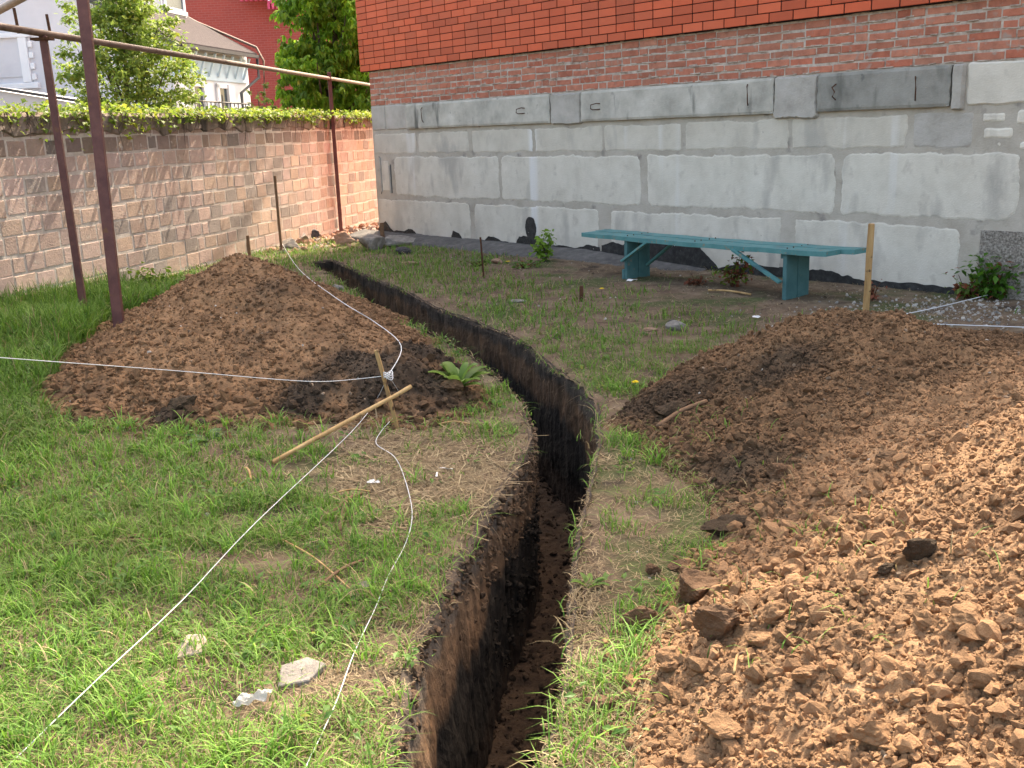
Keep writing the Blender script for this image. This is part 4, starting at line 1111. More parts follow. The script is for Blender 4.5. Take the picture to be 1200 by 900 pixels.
stone(352, 283, (.20, .2, .17), 'grey_stone', 'larger grey stone between the tall stick and the rubble', 509)
stone(362, 280, (.18, .15, .22), 'dark_piece', 'dark upright lump in the rubble at the fence foot', 510, cat='rubble', name='rubble_piece')
stone(464, 288, (.40, .24, .14), 'grey_stone', 'broad grey concrete lump in the corner by the block wall', 511, flat=.8, rz=.5)
stone(437, 293, (.25, .25, .22), 'grey_stone', 'smaller grey lump left of the concrete lump in the corner', 512)
stone(395, 340, (.09, .07, .07), 'grey_stone', 'pale grey stone between the left cone and the far trench', 513)
stone(470, 297, (.14, .08, .07), 'dark_piece', 'dark stone in front of the concrete lump', 514, cat='rubble', name='rubble_piece')
# rubble strip at the fence foot
r_ = np.random.RandomState(91); n = 420
q0 = P(385, 280); s = r_.uniform(-.0, 4.2, n); o_ = np.abs(r_.normal(.25, .35, n))
pts = np.array([[*Fq(2.6 + a, 0, c_)[:2], 0] for a, c_ in zip(s, o_)]); pts[:, 2] = gz(pts[:, 0], pts[:, 1])
col = np.array([.40, .24, .17]) * r_.uniform(.5, 1.5, (n, 1)); w = r_.rand(n) < .35; col[w] = np.array([.45, .40, .36]) * r_.uniform(.6, 1.2, (w.sum(), 1))
v, f, c = scatter_rocks(pts, power(n, .03, .10, r_), col, PROTM, r_, .35)
tag(np_mesh('brick_rubble', v, f, MT['clod'], col=c), 'strip of broken brick and mortar rubble along the fence foot', 'rubble', kind='stuff')

# bark pieces, twigs
def twig(px0, py0, px1, py1, r, label, m='wood_dark', k=.02, mid=.02, cat='twig'):
    a = pg(px0, py0, k); b2 = pg(px1, py1, k); mm = (a + b2) / 2 + Vector((0, mid, .01))
    return wire('twig', [a, mm, b2], r, label, cat, m, 4)
twig(105, 636, 190, 632, .007, 'brown strip of bark lying in the shaded grass on the left', mid=-.02)
twig(130, 642, 168, 628, .010, 'short thick piece of brown bark beside the bark strip', mid=.02)
twig(290, 748, 330, 734, .008, 'dark stick in the sunlit grass above the pale stone')
twig(408, 576, 398, 622, .009, 'grey thick stick pointing at the viewer in the dry patch')
twig(388, 602, 424, 578, .008, 'thin dark branch across the dry patch')
twig(386, 580, 434, 576, .004, 'long pale straw in the dry patch', 'wood')
twig(370, 690, 430, 655, .006, 'curved dark twig across the grass left of the trench')
twig(330, 632, 410, 690, .004, 'thin dry stalk in the grass left of the trench', 'wood')
twig(287, 548, 294, 562, .006, 'short pale sliver of wood in the grass below the long stick', 'wood')
twig(860, 790, 872, 765, .004, 'thin pale straw standing against the near clods', 'wood', .06)
twig(374, 402, 376, 448, .006, 'thin dry stem standing on the left cone', 'wood_dark', .10)
twig(770, 500, 828, 470, .012, 'brown root lying on the foot of the right heap', 'wood_dark')
twig(513, 497, 552, 497, .004, 'short pale stalk near the trench lip', 'wood')
twig(830, 340, 880, 345, .01, 'pale curved stick under the bench', 'wood', .02)

# ------------------------------------------------------------------ grass
def blades(x, y, z, h, w, lean, az, cols, seg=3, droop=1.0):
    n = len(x); V = np.zeros((n, 2 * seg + 1, 3)); d = np.stack([np.cos(az), np.sin(az)], 1); sd = np.stack([-d[:, 1], d[:, 0]], 1)
    base = np.stack([x, y, z], 1)
    for k in range(seg + 1):
        t = k / seg
        hor = h * lean * t ** 1.8
        ver = h * (t - .5 * droop * lean * t ** 3 * .9)
        ww = w * (1 - t ** 2.2) * .5
        p = base.copy(); p[:, 0] += d[:, 0] * hor; p[:, 1] += d[:, 1] * hor; p[:, 2] += ver
        if k < seg:
            V[:, 2 * k] = p; V[:, 2 * k, :2] += sd * ww[:, None]; V[:, 2 * k + 1] = p; V[:, 2 * k + 1, :2] -= sd * ww[:, None]
        else: V[:, 2 * seg] = p
    f = []
    for k in range(seg - 1): f += [[2 * k, 2 * k + 1, 2 * k + 2], [2 * k + 1, 2 * k + 3, 2 * k + 2]]
    f.append([2 * seg - 2, 2 * seg - 1, 2 * seg])
    m_ = 2 * seg + 1
    F = (np.arange(n)[:, None, None] * m_ + np.array(f)[None]).reshape(-1, 3)
    return V.reshape(-1, 3), F, np.repeat(cols, m_, 0)
def wall_d(x, y): return (x - WP.x) * WN.x + (y - WP.y) * WN.y
def fence_d(x, y): return (x - FP.x) * FN.x + (y - FP.y) * FN.y
dp = P(470, 560)
def density(x, y):
    d = .55 + .75 * fbm(x, y, 1.3, 4, 80) + .95 * fbm(x, y, 4.5, 3, 81)
    d = d + .45 * smooth01((-1.0 - x) / 1.2) * smooth01((5.5 - y) / 1)
    d = d + 1.0 * smooth01((-2.4 - x) / .5) * smooth01((12 - y) / 2)
    d = d - .75 * np.exp(-((x - dp.x) / .42) ** 2 - ((y - dp.y) / .5) ** 2)
    far = smooth01((y - 5.3) / 1)
    d = d - .28 * (x > .0) * smooth01((5.5 - y) / .5) * smooth01((x + .1) / .2)
    d = d - far * .02
    wd = wall_d(x, y)
    s_ = (x - WP.x) * WD.x + (y - WP.y) * WD.y
    d = d + .25 * smooth01((y - 8.5) / 1) * smooth01((-.0 - x) / 1)
    d = d - 1.0 * smooth01((1.75 - wd) / .8) * smooth01((s_ + 2.0) / 1.2)
    d = d - .55 * smooth01((s_ - 1.0) / 1.0) * smooth01((y - 6.5) / 1) * smooth01((2.9 - wd) / 1.2)
    td = seg_dist(x, y, OUTC)
    d = d - .45 * smooth01((.16 - td) / .16)
    d = d - .35 * smooth01((3.2 - y) / .6) * smooth01((.55 - td) / .4) * (x < 0)
    d = np.where(wd < .1, 0, d); d = np.where((fence_d(x, y) < .02), 0, d)
    d = np.where((wd < .48) & (s_ < .9), 0, d)
    return np.clip(d, 0, 1)
def sample(n, xr, yr, p, rs_):
    x = rs_.uniform(*xr, n); y = yr[0] + (yr[1] - yr[0]) * rs_.rand(n) ** p
    ok = (np.abs(x + .0) < .60 * y + .45); x, y = x[ok], y[ok]
    g = gz(x, y)
    ok = ~inside(x, y, OUTC) & (pile_l(x, y, False) < g + .02) & (pile_r(x, y, False) < g + .035)
    return x[ok], y[ok]
def gcol(n, rs_, dry=.12, fresh=.5, x=None, y=None):
    t = rs_.rand(n)[:, None]
    a = np.array([.06, .165, .02]); b_ = np.array([.20, .38, .055])
    c = a * (1 - t) + b_ * t
    if x is not None:
        w = smooth01(.5 + .8 * fbm(x, y, .9, 3, 85))[:, None]; c = c * (1 - .35 * w) + np.array([.14, .20, .03]) * .35 * w
    k = rs_.rand(n) < dry; c[k] = np.array([.38, .30, .16]) * rs_.uniform(.5, 1.15, (k.sum(), 1))
    return c
r_ = np.random.RandomState(123)
GV = []; GF = []; GC = []; n0 = 0
def addb(t):
    global n0
    v, f, c = t; GV.append(v); GF.append(f + n0); GC.append(c); n0 += len(v)
# near
x, y = sample(95000, (-3.2, 1.2), (1.7, 4.2), 1.0, r_)
k = r_.rand(len(x)) < density(x, y); x, y = x[k], y[k]; n = len(x)
clump = vn2(x * 9, y * 9, 88)
h = .03 + .06 * r_.rand(n) ** 1.5 + .06 * (clump > .6) * r_.rand(n)
addb(blades(x, y, gz(x, y), h, .0024 + .0028 * r_.rand(n), r_.uniform(.3, 1.5, n), r_.rand(n) * 2 * PI, gcol(n, r_, .10, x=x, y=y)))
# broad blades in tufts
cx_, cy_ = sample(1700, (-3.2, 1.0), (1.8, 6.0), 1.0, r_); kk = r_.rand(len(cx_)) < density(cx_, cy_); cx_, cy_ = cx_[kk], cy_[kk]
rep = r_.randint(5, 16, len(cx_)); x = np.repeat(cx_, rep) + r_.normal(0, .018, rep.sum()); y = np.repeat(cy_, rep) + r_.normal(0, .018, rep.sum()); n = len(x)
hh = np.repeat(r_.uniform(.06, .15, len(cx_)), rep) * r_.uniform(.6, 1.1, n)
addb(blades(x, y, gz(x, y), hh, .004 + .004 * r_.rand(n), r_.uniform(.3, 1.2, n), r_.rand(n) * 2 * PI, gcol(n, r_, .05) * 1.2, 4))
# middle
x, y = sample(110000, (-4.6, 3.2), (4.1, 7.5), 1.1, r_)
k = r_.rand(len(x)) < density(x, y); x, y = x[k], y[k]; n = len(x)
tall = smooth01((-2.3 - x) / .5)
h = .03 + .06 * r_.rand(n) ** 1.5 + tall * .14 * r_.rand(n)
addb(blades(x, y, gz(x, y), h, .003 + .003 * r_.rand(n) + .003 * tall, r_.uniform(.3, 1.4, n), r_.rand(n) * 2 * PI, gcol(n, r_, .13 , x=x, y=y) * (1 - .25 * tall)[:, None]))
# far
x, y = sample(120000, (-7, 6), (7.4, 16.5), 1.15, r_)
k = r_.rand(len(x)) < density(x, y) * .8; x, y = x[k], y[k]; n = len(x)
tall = smooth01((-2.6 - x) / .5) * smooth01((11.5 - y) / 1.5)
h = .045 + .075 * r_.rand(n) ** 1.5 + tall * .20 * r_.rand(n)
k3 = r_.rand(n) < .5 * tall
addb(blades(x, y, gz(x, y), h, .005 + .005 * r_.rand(n), r_.uniform(.3, 1.3, n), r_.rand(n) * 2 * PI, gcol(n, r_, .16, x=x, y=y) * (1 - .2 * tall)[:, None]))
# the long grass left, behind the first post
n = 40000; x = r_.uniform(-5.2, -2.5, n); y = r_.uniform(5.8, 10.6, n)
k = (fence_d(x, y) > .03) & (pile_l(x, y, False) < gz(x, y) + .02) & (r_.rand(n) < .4 + .6 * vn2(x * 2.2, y * 2.2, 90)); x, y = x[k], y[k]; n = len(x)
h = r_.uniform(.15, .42, n) * (.55 + .6 * vn2(x * 1.5, y * 1.5, 91)) * (.6 + .4 * smooth01((y - 6) / 2))
addb(blades(x, y, gz(x, y), h, .006 + .005 * r_.rand(n), r_.uniform(.2, .9, n), r_.rand(n) * 2 * PI, gcol(n, r_, .04) * .85, 4))
# few blades on the heap edges and hanging over the trench lip
idx = r_.randint(0, len(OUT), 1500); p = OUT[idx]; k = (p[:, 1] > 1.8) & (vn2(p[:, 0] * 6, p[:, 1] * 6, 92) > .5); p = p[k]
x, y = p[:, 0] + r_.normal(0, .02, len(p)), p[:, 1] + r_.normal(0, .02, len(p)); n = len(x)
addb(blades(x, y, gz(x, y) - .01, r_.uniform(.03, .10, n), .003 + .003 * r_.rand(n), r_.uniform(.6, 1.7, n), r_.rand(n) * 2 * PI, gcol(n, r_, .35), 4))
x = r_.uniform(.3, 1.2, 400); y = r_.uniform(2.2, 5, 400); n = 400
addb(blades(x, y, top_z(x, y), r_.uniform(.03, .09, n), .003 + .002 * r_.rand(n), r_.uniform(.4, 1.3, n), r_.rand(n) * 2 * PI, gcol(n, r_, .2), 3))
cx_, cy_ = sample(620, (-3.2, 1.0), (1.9, 7.5), 1.2, r_); kk = r_.rand(len(cx_)) < density(cx_, cy_) + .15; cx_, cy_ = cx_[kk], cy_[kk]
rep = r_.randint(4, 14, len(cx_)); x = np.repeat(cx_, rep) + r_.normal(0, .03, rep.sum()); y = np.repeat(cy_, rep) + r_.normal(0, .03, rep.sum())
lv, lf, lc = leaves(np.stack([x, y, gz(x, y) + r_.uniform(.01, .05, len(x))], 1), .034, 2.2, leaf_cols(len(x), r_, (.06, .16, .03), (.16, .30, .06), .04), r_, -.2, .5)
tag(np_mesh('clover', lv, lf, MT['leaf'], col=lc), 'small broad weed leaves mixed into the lawn', 'ground cover', kind='stuff')
gr = np_mesh('grass', np.vstack(GV), np.vstack(GF), MT['grass'], col=np.vstack(GC))
tag(gr, 'green spring grass growing over the yard', 'grass', kind='stuff')

# dead straw lying flat
GV = []; GF = []; GC = []; n0 = 0
def straw(n, xr, yr, p, L0, L1, w, dens=None, flat=.04):
    x, y = sample(n, xr, yr, p, r_)
    if dens is not None:
        k = r_.rand(len(x)) < dens(x, y); x, y = x[k], y[k]
    n = len(x); az = r_.rand(n) * 2 * PI; L_ = r_.uniform(L0, L1, n)
    V = np.zeros((n, 6, 3)); bend = r_.normal(0, .25, n)
    for k in range(3):
        t = (k - 1) * .5; px_ = x + np.cos(az) * L_ * t - np.sin(az) * L_ * bend * (t * t); py_ = y + np.sin(az) * L_ * t + np.cos(az) * L_ * bend * (t * t)
        pz = top_z(px_, py_) + .003 + flat * r_.rand(n) * (.3 + .7 * (k == 2))
        for q, sg_ in ((0, 1), (1, -1)):
            V[:, 2 * k + q, 0] = px_ - np.sin(az) * w * .5 * sg_; V[:, 2 * k + q, 1] = py_ + np.cos(az) * w * .5 * sg_; V[:, 2 * k + q, 2] = pz
    f = np.array([[0, 1, 3, 2], [2, 3, 5, 4]])
    F = (np.arange(n)[:, None, None] * 6 + f[None]).reshape(-1, 4)
    t = r_.rand(n)[:, None]; c = np.array([.20, .13, .075]) * (1 - t) + np.array([.50, .40, .24]) * t
    c = c * r_.uniform(.5, 1.1, (n, 1))
    addb((V.reshape(-1, 3), F, np.repeat(c, 6, 0)))
straw(34000, (-3, 1.3), (1.7, 4.6), 1.0, .02, .07, .0018, flat=.02)
straw(3500, (-.9, .2), (3.7, 5.4), 1.0, .08, .30, .0045, dens=lambda x, y: np.exp(-((x - dp.x) / .38) ** 2 - ((y - dp.y) / .5) ** 2), flat=.03)
straw(14000, (-.9, .2), (3.7, 5.4), 1.0, .04, .16, .0024, dens=lambda x, y: np.exp(-((x - dp.x) / .4) ** 2 - ((y - dp.y) / .55) ** 2), flat=.02)
straw(9000, (-.9, .3), (1.9, 3.4), 1.0, .02, .07, .002, dens=lambda x, y: smooth01((.42 - seg_dist(x, y, OUTC)) / .3), flat=.03)
straw(26000, (-5, 4), (4.5, 12), 1.2, .03, .10, .0036, flat=.02)
st = np_mesh('dry_straw', np.vstack(GV), np.vstack(GF), MT['straw'], col=np.vstack(GC))
tag(st, 'dead straw and stalks littering the ground', 'straw', kind='stuff')
# roots hanging out of the trench lips
mb = MB(); rs = random.Random(17)
for i in range(2200):
    side = rs.random() < .62; P_ = tl if side else tr
    j = int(rs.random() ** 1.4 * (len(P_) - 60)) + 40
    if P_[j][1] < 1.8 or P_[j][1] > 7.5: continue
    q = Vector((P_[j][0], P_[j][1], float(gz(P_[j][0], P_[j][1])) - rs.uniform(0, .14)))
    inn = 1 if side else -1; L_ = rs.uniform(.015, .07) * (1 if rs.random() < .9 else 2)
    d = Vector((inn * rs.uniform(.0, .7), rs.uniform(-.8, .8), rs.uniform(-1, .2))).normalized(); pts = [q - Vector((inn * .015, 0, 0))]
    for k in range(3):
        d = (d + Vector((rs.uniform(-.4, .4), rs.uniform(-.4, .4), -.25))).normalized(); pts.append(pts[-1] + d * L_ / 3)
    g = rs.uniform(.4, 1.1)
    mb.tube(pts, [.0013, .0011, .0009, .0005], 3, c=(.42 * g, .28 * g, .17 * g), cap=False)
tag(mb.build('roots', MT['straw'], None), 'fine roots hanging from the sod at the trench lips', 'roots', kind='stuff')

# ------------------------------------------------------------------ small plants
def rosette(px, py, n, L, w, cola, colb, name, label, cat, lift=.6, seed=1, yellow=0, group=None, off=.0):
    rr = np.random.RandomState(seed); g = pg(px, py, -.01); root = empty(name, g, label, cat, group)
    V = []; F = []; Cc = []; b0 = 0
    for i in range(n):
        az = rr.rand() * 2 * PI; L_ = L * rr.uniform(.6, 1.15); ww = w * rr.uniform(.7, 1.2); el = rr.uniform(lift * .4, lift * 1.3)
        d = np.array([math.cos(az), math.sin(az), 0]); sd = np.array([-d[1], d[0], 0]); K = 6
        t = rr.rand(); col = np.array(cola) * (1 - t) + np.array(colb) * t
        for k in range(K + 1):
            u = k / K; r0_ = L_ * (u * math.cos(el)); zz = L_ * (u * math.sin(el) * 1.3 - .75 * u * u * math.sin(el) * .9)
            wid = ww * (math.sin(PI * min(1, (u * .86 + .08))) ** .8); c0 = d * r0_ + np.array([0, 0, zz])
            V += [c0 + sd * wid / 2 + np.array([0, 0, wid * .22]), c0, c0 - sd * wid / 2 + np.array([0, 0, wid * .22])]; Cc += [col] * 3
            if k < K:
                a = b0 + 3 * k; F += [[a, a + 1, a + 4, a + 3], [a + 1, a + 2, a + 5, a + 4]]
        b0 += 3 * (K + 1)
    np_mesh('leaf_rosette', np.array(V), np.array(F), MT['leaf'], root, col=np.array(Cc), smooth=True)
    return root
rosette(538, 456, 17, .27, .07, (.10, .20, .035), (.20, .33, .07), 'broadleaf_plant', 'broad-leaved plant by the trench bend right of the leaning stake', 'plant', .95, 3)
rosette(90, 750, 9, .10, .022, (.06, .16, .02), (.12, .25, .04), 'broadleaf_plant', 'broad-leaved weed in the sunlit grass at the lower left', 'plant', .5, 4)
rosette(247, 518, 14, .14, .045, (.06, .15, .04), (.10, .22, .06), 'broadleaf_plant', 'dark flat weed before the left cone', 'plant', .3, 5)
rosette(270, 700, 10, .09, .02, (.08, .2, .03), (.14, .28, .05), 'broadleaf_plant', 'small upright weed beside the taut string lower left', 'plant', .8, 6)
rosette(405, 700, 8, .09, .03, (.08, .18, .05), (.12, .24, .07), 'broadleaf_plant', 'grey-green flat weed beside the loose string', 'plant', .3, 7)
rosette(690, 690, 8, .10, .02, (.1, .2, .03), (.16, .3, .05), 'broadleaf_plant', 'narrow-leaved weed at the right lip of the trench', 'plant', .7, 8)
def weed(px, py, h, r, n, cola, colb, label, seed, red=0.0, size=.05, lean=(0, 0)):
    rr = np.random.RandomState(seed); g = pg(px, py, 0); root = empty('weed', g, label, 'weed', 'weeds along the foot of the block wall')
    mb = MB(); tips = []
    for i in range(7):
        az = rr.rand() * 2 * PI; a = Vector((0, 0, -.02)); b2 = Vector((math.cos(az) * r * rr.uniform(.3, 1), math.sin(az) * r * .6 * rr.uniform(.3, 1), h * rr.uniform(.5, 1)))
        mb.tube([a, (a + b2) / 2 + Vector((0, 0, h * .12)), b2], [.006, .004, .002], 5, cap=False); tips.append((a, b2))
    mb.build('stalks', MT['rust'] if red else MT['bark'], root)
    pos = []
    for i in range(n):
        a, b2 = tips[rr.randint(7)]; t = rr.uniform(.25, 1.05); q = a.lerp(b2, t); pos.append([q.x + rr.normal(0, r * .25), q.y + rr.normal(0, r * .2), max(.01, q.z + rr.normal(0, h * .1))])
    c = leaf_cols(n, rr, cola, colb); k = rr.rand(n) < red; c[k] = np.array([.28, .09, .05]) * rr.uniform(.6, 1.3, (k.sum(), 1))
    v, f, c = leaves(np.array(pos), size, 1.5, c, rr, .1, .6); np_mesh('foliage', v, f, MT['leaf'], root, col=c)
    return root
weed(1166, 350, .42, .30, 620, (.03, .09, .012), (.12, .30, .03), 'largest bushy green weed with a rusty stalk under the exposed gravel panel', 11, .12, .07)
weed(1132, 350, .22, .18, 200, (.10, .17, .03), (.2, .3, .05), 'low yellowish weed left of the largest bushy weed', 12, .3, .06)
weed(858, 336, .30, .22, 260, (.08, .17, .02), (.22, .34, .05), 'small weed with reddish leaves in front of the wall under the bench', 13, .45, .055)
weed(640, 306, .38, .14, 190, (.14, .28, .03), (.28, .45, .06), 'light green upright weed at the wall below the round black daub', 14, 0, .075)
weed(560, 312, .10, .16, 80, (.08, .16, .02), (.2, .3, .05), 'low weed at the wall foot near the iron rod', 15, .05, .05)
weed(614, 314, .10, .25, 110, (.08, .18, .03), (.16, .28, .05), 'spreading low weed left of the light green upright weed', 16, .1, .05)
weed(815, 334, .10, .12, 70, (.12, .06, .03), (.2, .1, .05), 'withered brown weed under the middle of the bench', 17, .8, .05)
weed(1022, 352, .16, .1, 60, (.12, .06, .03), (.18, .14, .04), 'thin brown weed behind the thick stake', 18, .7, .04)
weed(180, 345, .3, .22, 200, (.12, .22, .03), (.25, .38, .06), 'yellow-green weed at the fence foot right of the first post', 19, 0, .07)
weed(215, 342, .2, .15, 100, (.08, .18, .03), (.2, .32, .05), 'low green weed at the fence foot beside the left cone', 20, .1, .06)
def dandelion(px, py, label, r=.022, h=.05):
    g = pg(px, py, 0); root = empty('dandelion', g, label, 'dandelion', 'yellow dandelions')
    mb = MB(); mb.tube([Vector((0, 0, 0)), Vector((.003, 0, h))], .002, 5); mb.build('stem', MT['bark'], root)
    mb = MB()
    for ring, (rr_, zz) in enumerate(((1, 0), (.75, .006), (.45, .010))):
        m_ = 18 - ring * 4
        for k in range(m_):
            a = 2 * PI * (k + .3 * ring) / m_; c_ = Vector((.003, 0, h + zz)); d = Vector((math.cos(a), math.sin(a), .25)); s_ = Vector((-math.sin(a), math.cos(a), 0))
            mb.add([c_, c_ + d * r * rr_ * .7 + s_ * .003, c_ + d * r * rr_, c_ + d * r * rr_ * .7 - s_ * .003], [(0, 1, 2, 3)])
    mb.build('flower_head', MT['yellow'], root)
dandelion(744, 458, 'yellow dandelion in the grass just left of the right heap', .024)
dandelion(595, 312, 'yellow dandelion near the wall beside the brick bit', .035)
dandelion(705, 345, 'yellow dandelion in front of the left end of the bench', .028)

# ------------------------------------------------------------------ background houses
wh = empty('white_house', PD(100, 170, 28), 'white house with a brown shingle roof and dormer behind the garden wall', 'house')
hd = Vector((math.sin(rad(10)), math.cos(rad(10)), 0)); hn = Vector((-hd.y, hd.x, 0))        # hd runs away from the viewer, hn to the left
hc = PD(198, 46, 28.0)                                       # eave corner
EZ = hc.z
def hq(a, l, z): return Vector((hc.x, hc.y, 0)) + hd * a + hn * l + Vector((0, 0, z))
HL = 4.7
slope = .56
mb = MB()
# gable wall seen from the front, with peak out of the picture
gw = [(0, -.5), (0, EZ), (6.5, EZ + 6.5 * slope), (13, EZ), (13, -.5)]
v = [hq(0, l, z) for l, z in gw] + [hq(.3, l, z) for l, z in gw]; n = 5
mb.add(v, [tuple(range(n)), tuple(reversed(range(n, 2 * n)))] + [(i, (i + 1) % n, n + (i + 1) % n, n + i) for i in range(n)])
mb.build('gable_wall', MT['white_wall'], wh)
mb = MB(); mb.box(hq(.3, .02, -.5), hd * (HL - .3), hn * .3, Vector((0, 0, EZ + .45))); mb.box(hq(HL, .02, -.5), hd * .2, hn * 12.9, Vector((0, 0, EZ + .45)))
mb.build('side_wall', MT['trim'], wh)
mb = MB(); ov = .35
mb.box(hq(-.15, -ov, EZ - ov * slope), hd * (HL + .3), hn * (6.5 + ov) + Vector((0, 0, (6.5 + ov) * slope)), Vector((0, 0, .12)))
mb.box(hq(-.15, 13 + ov, EZ - ov * slope), hd * (HL + .3), -hn * (6.5 + ov) + Vector((0, 0, (6.5 + ov) * slope)), Vector((0, 0, .12)))
mb.build('roof', MT['roof'], wh)
mb = MB(); mb.bar(hq(-.2, -ov - .02, EZ - ov * slope - .04), hq(-.2, 6.5, EZ + 6.5 * slope - .04), .06, .16); mb.build('verge_board', MT['dark_metal'], wh)
mb = MB(); mb.bar(hq(-.1, -ov - .05, EZ - ov * slope + .02), hq(HL + .1, -ov - .05, EZ - ov * slope + .02), .10, .09); mb.build('gutter', MT['dark_metal'], wh)
# soffit band in pale blue with brackets
mb = MB(); mb.box(hq(0, -.04, EZ - .95), hd * HL, hn * .06, Vector((0, 0, .7))); 
mb.build('frieze', MT['blue_trim'], wh)
for i in range(8):
    mb = MB(); a = .3 + i * .58; mb.bar(hq(a, -.05, EZ - .85), hq(a, -.30, EZ - .25), .05, .06); mb.build('eave_bracket', MT['blue_trim'], wh)
for (px0, px1) in ((223, 233), (253, 262)):
    a0_ = None
    def onside(px, z):
        r = ray(px, 80); o0 = np.array([hc.x, hc.y, 0]) ; n_ = np.array([hn.x, hn.y, 0]); t = ((o0 - np.array([0, 0, EYE])) @ n_) / (r @ n_); q = r * t
        return (Vector((q[0], q[1], 0)) - Vector((hc.x, hc.y, 0))).dot(hd)
    a0_, a1_ = onside(px0, 0), onside(px1, 0)
    zt, zb = EZ - 1.15, .4
    mb = MB()
    mb.box(hq(a0_ - .15, -.06, zb), hd * .15, hn * .07, Vector((0, 0, zt - zb + .1))); mb.box(hq(a1_, -.10, zb), hd * .42, hn * .11, Vector((0, 0, zt - zb + .1))); mb.box(hq(a0_ - .15, -.06, zt), hd * (a1_ - a0_ + .3), hn * .055, Vector((0, 0, .14)))
    fr_ = mb.build('window', MT['trim'], wh)
    mb = MB(); mb.box(hq(a0_, -.02, zb), hd * (a1_ - a0_), hn * .03, Vector((0, 0, zt - zb - .01))); mb.build('pane', MT['glass'], fr_)
mb = MB(); mb.tube([hq(HL - .1, -ov - .1, EZ - .25), hq(HL - .1, -ov - .1, EZ - .8), hq(HL - .75, -.12, EZ - 1.25), hq(HL - .75, -.12, 0)], .05, 8); mb.build('drainpipe', MT['dark_metal'], wh, smooth=True)
mb = MB(); mb.tube([hq(HL + .15, 4.0, EZ + 4.2 * slope), hq(HL + .15, 1.5, EZ + 1.65 * slope), hq(HL + .15, -.35, EZ + .1), hq(HL + .15, -.55, EZ - .3), hq(HL + .15, -.45, EZ - 1.6)], .04, 8); mb.build('verge_pipe', MT['pipe'], wh, smooth=True)
# dormers on the roof slope
def dormer(a, l0, w, h):
    z0 = EZ + l0 * slope + .1
    mb = MB(); mb.box(hq(a, l0, z0 - .3), hd * w, hn * 2.2, Vector((0, 0, h + .3))); d_ = mb.build('dormer', MT['trim'], wh)
    mb = MB(); mb.box(hq(a + .2, l0 - .015, z0 + .25), hd * (w - .4), hn * .02, Vector((0, 0, h - .5))); mb.build('pane', MT['glass'], d_)
    mb = MB()
    for q in (a + .1, a + w - .22): mb.box(hq(q, l0 - .05, z0 + .1), hd * .12, hn * .045, Vector((0, 0, h - .2)))
    mb.box(hq(a + .02, l0 - .06, z0 + .06), hd * (w - .04), hn * .055, Vector((0, 0, .12))); mb.build('frame', MT['trim'], d_)
dormer(2.9, 1.6, 1.5, 2.0); dormer(.3, 1.8, 1.2, 2.0)
# left window with moulded surround, low annex roof line
wl = PD(0, 70, 27.8)
lx = (Vector((wl.x, wl.y, 0)) - Vector((hc.x, hc.y, 0))).dot(hn)
zw0 = PD(0, 88, 27.8).z; zw1 = PD(0, 50, 27.8).z
mb = MB(); mb.box(hq(-.08, lx - .22, zw0 - .15), hn * .25, -hd * -.08, Vector((0, 0, zw1 - zw0 + .4))); mb.box(hq(-.10, lx - .42, zw0 - .32), hn * 1.9, hd * .10, Vector((0, 0, .16))); mb.box(hq(-.10, lx - .35, zw1 + .2), hn * 1.8, hd * .1, Vector((0, 0, .14)))
for k in range(5): mb.box(hq(-.07, lx - .36, zw0 - .1 + k * .28), hn * .12, hd * .07, Vector((0, 0, .16)))
w_ = mb.build('window', MT['trim'], wh, bevel=.02)
mb = MB(); mb.box(hq(-.03, lx + .03, zw0), hn * 1.1, hd * .03, Vector((0, 0, zw1 - zw0))); mb.build('pane', MT['white_wall'], w_)
adopt(wh)
# annex with a low roof in front of the gable
an = empty('white_shed', PD(0, 170, 23), 'low white lean-to with a dark roof edge over the garden wall, far left', 'shed')
a = PD(-40, 100, 23); b2 = PD(105, 124, 23.0)
mb = MB(); mb.box(Vector((a.x - 3, 23.0, 0)), (b2.x - a.x + 3.6, 0, 0), (0, 3.0, 0), (0, 0, b2.z - .4)); mb.build('wall', MT['white_wall'], an)
mb = MB(); mb.add([a + Vector((-3, -.1, -.1)), b2 + Vector((.3, -.1, -.55)), b2 + Vector((.3, 3.2, -.45)), a + Vector((-3, 3.2, .5))] , [(0, 1, 2, 3)])
sl_ = a + Vector((-3, -.05, .06 + 0)); 
mb = MB()
v = [Vector((a.x - 3, 23, b2.z - .41)), Vector((b2.x + .5, 23, b2.z - .41)), Vector((b2.x + .5, 23, b2.z - .08)), Vector((a.x, 23, a.z)), Vector((a.x - 3, 23, a.z + .5))]
v += [q + Vector((0, 3.0, 0)) for q in v]
mb.add(v, [(0, 1, 2, 3, 4), (9, 8, 7, 6, 5), (0, 5, 6, 1), (1, 6, 7, 2), (2, 7, 8, 3), (3, 8, 9, 4), (4, 9, 5, 0)]); mb.build('gable', MT['white_wall'], an)
mb = MB(); mb.bar(v[4] + Vector((0, -.06, .05)), v[3] + Vector((0, -.06, .05)), .10, .06); mb.bar(v[3] + Vector((0, -.06, .05)), v[2] + Vector((0, -.06, .05)), .10, .06); mb.build('roof_edge', MT['dark_metal'], an)
adopt(an)
# iron balcony railing showing over the wall
rl = empty('iron_railing', PD(255, 128, 25), 'thin dark iron railing over the garden wall before the white house', 'railing')
mb = MB(); ra = PD(228, 118, 25); rb_ = PD(292, 122, 26.5)
mb.tube([ra, rb_], .02, 5); 
for k in range(15):
    q = ra.lerp(rb_, k / 14); mb.tube([q + Vector((0, 0, -.5)), q + Vector((0, 0, .0 + (.18 if k % 5 == 2 else 0)))], .014, 4)
mb.build('bars', MT['dark_metal'], rl); adopt(rl)
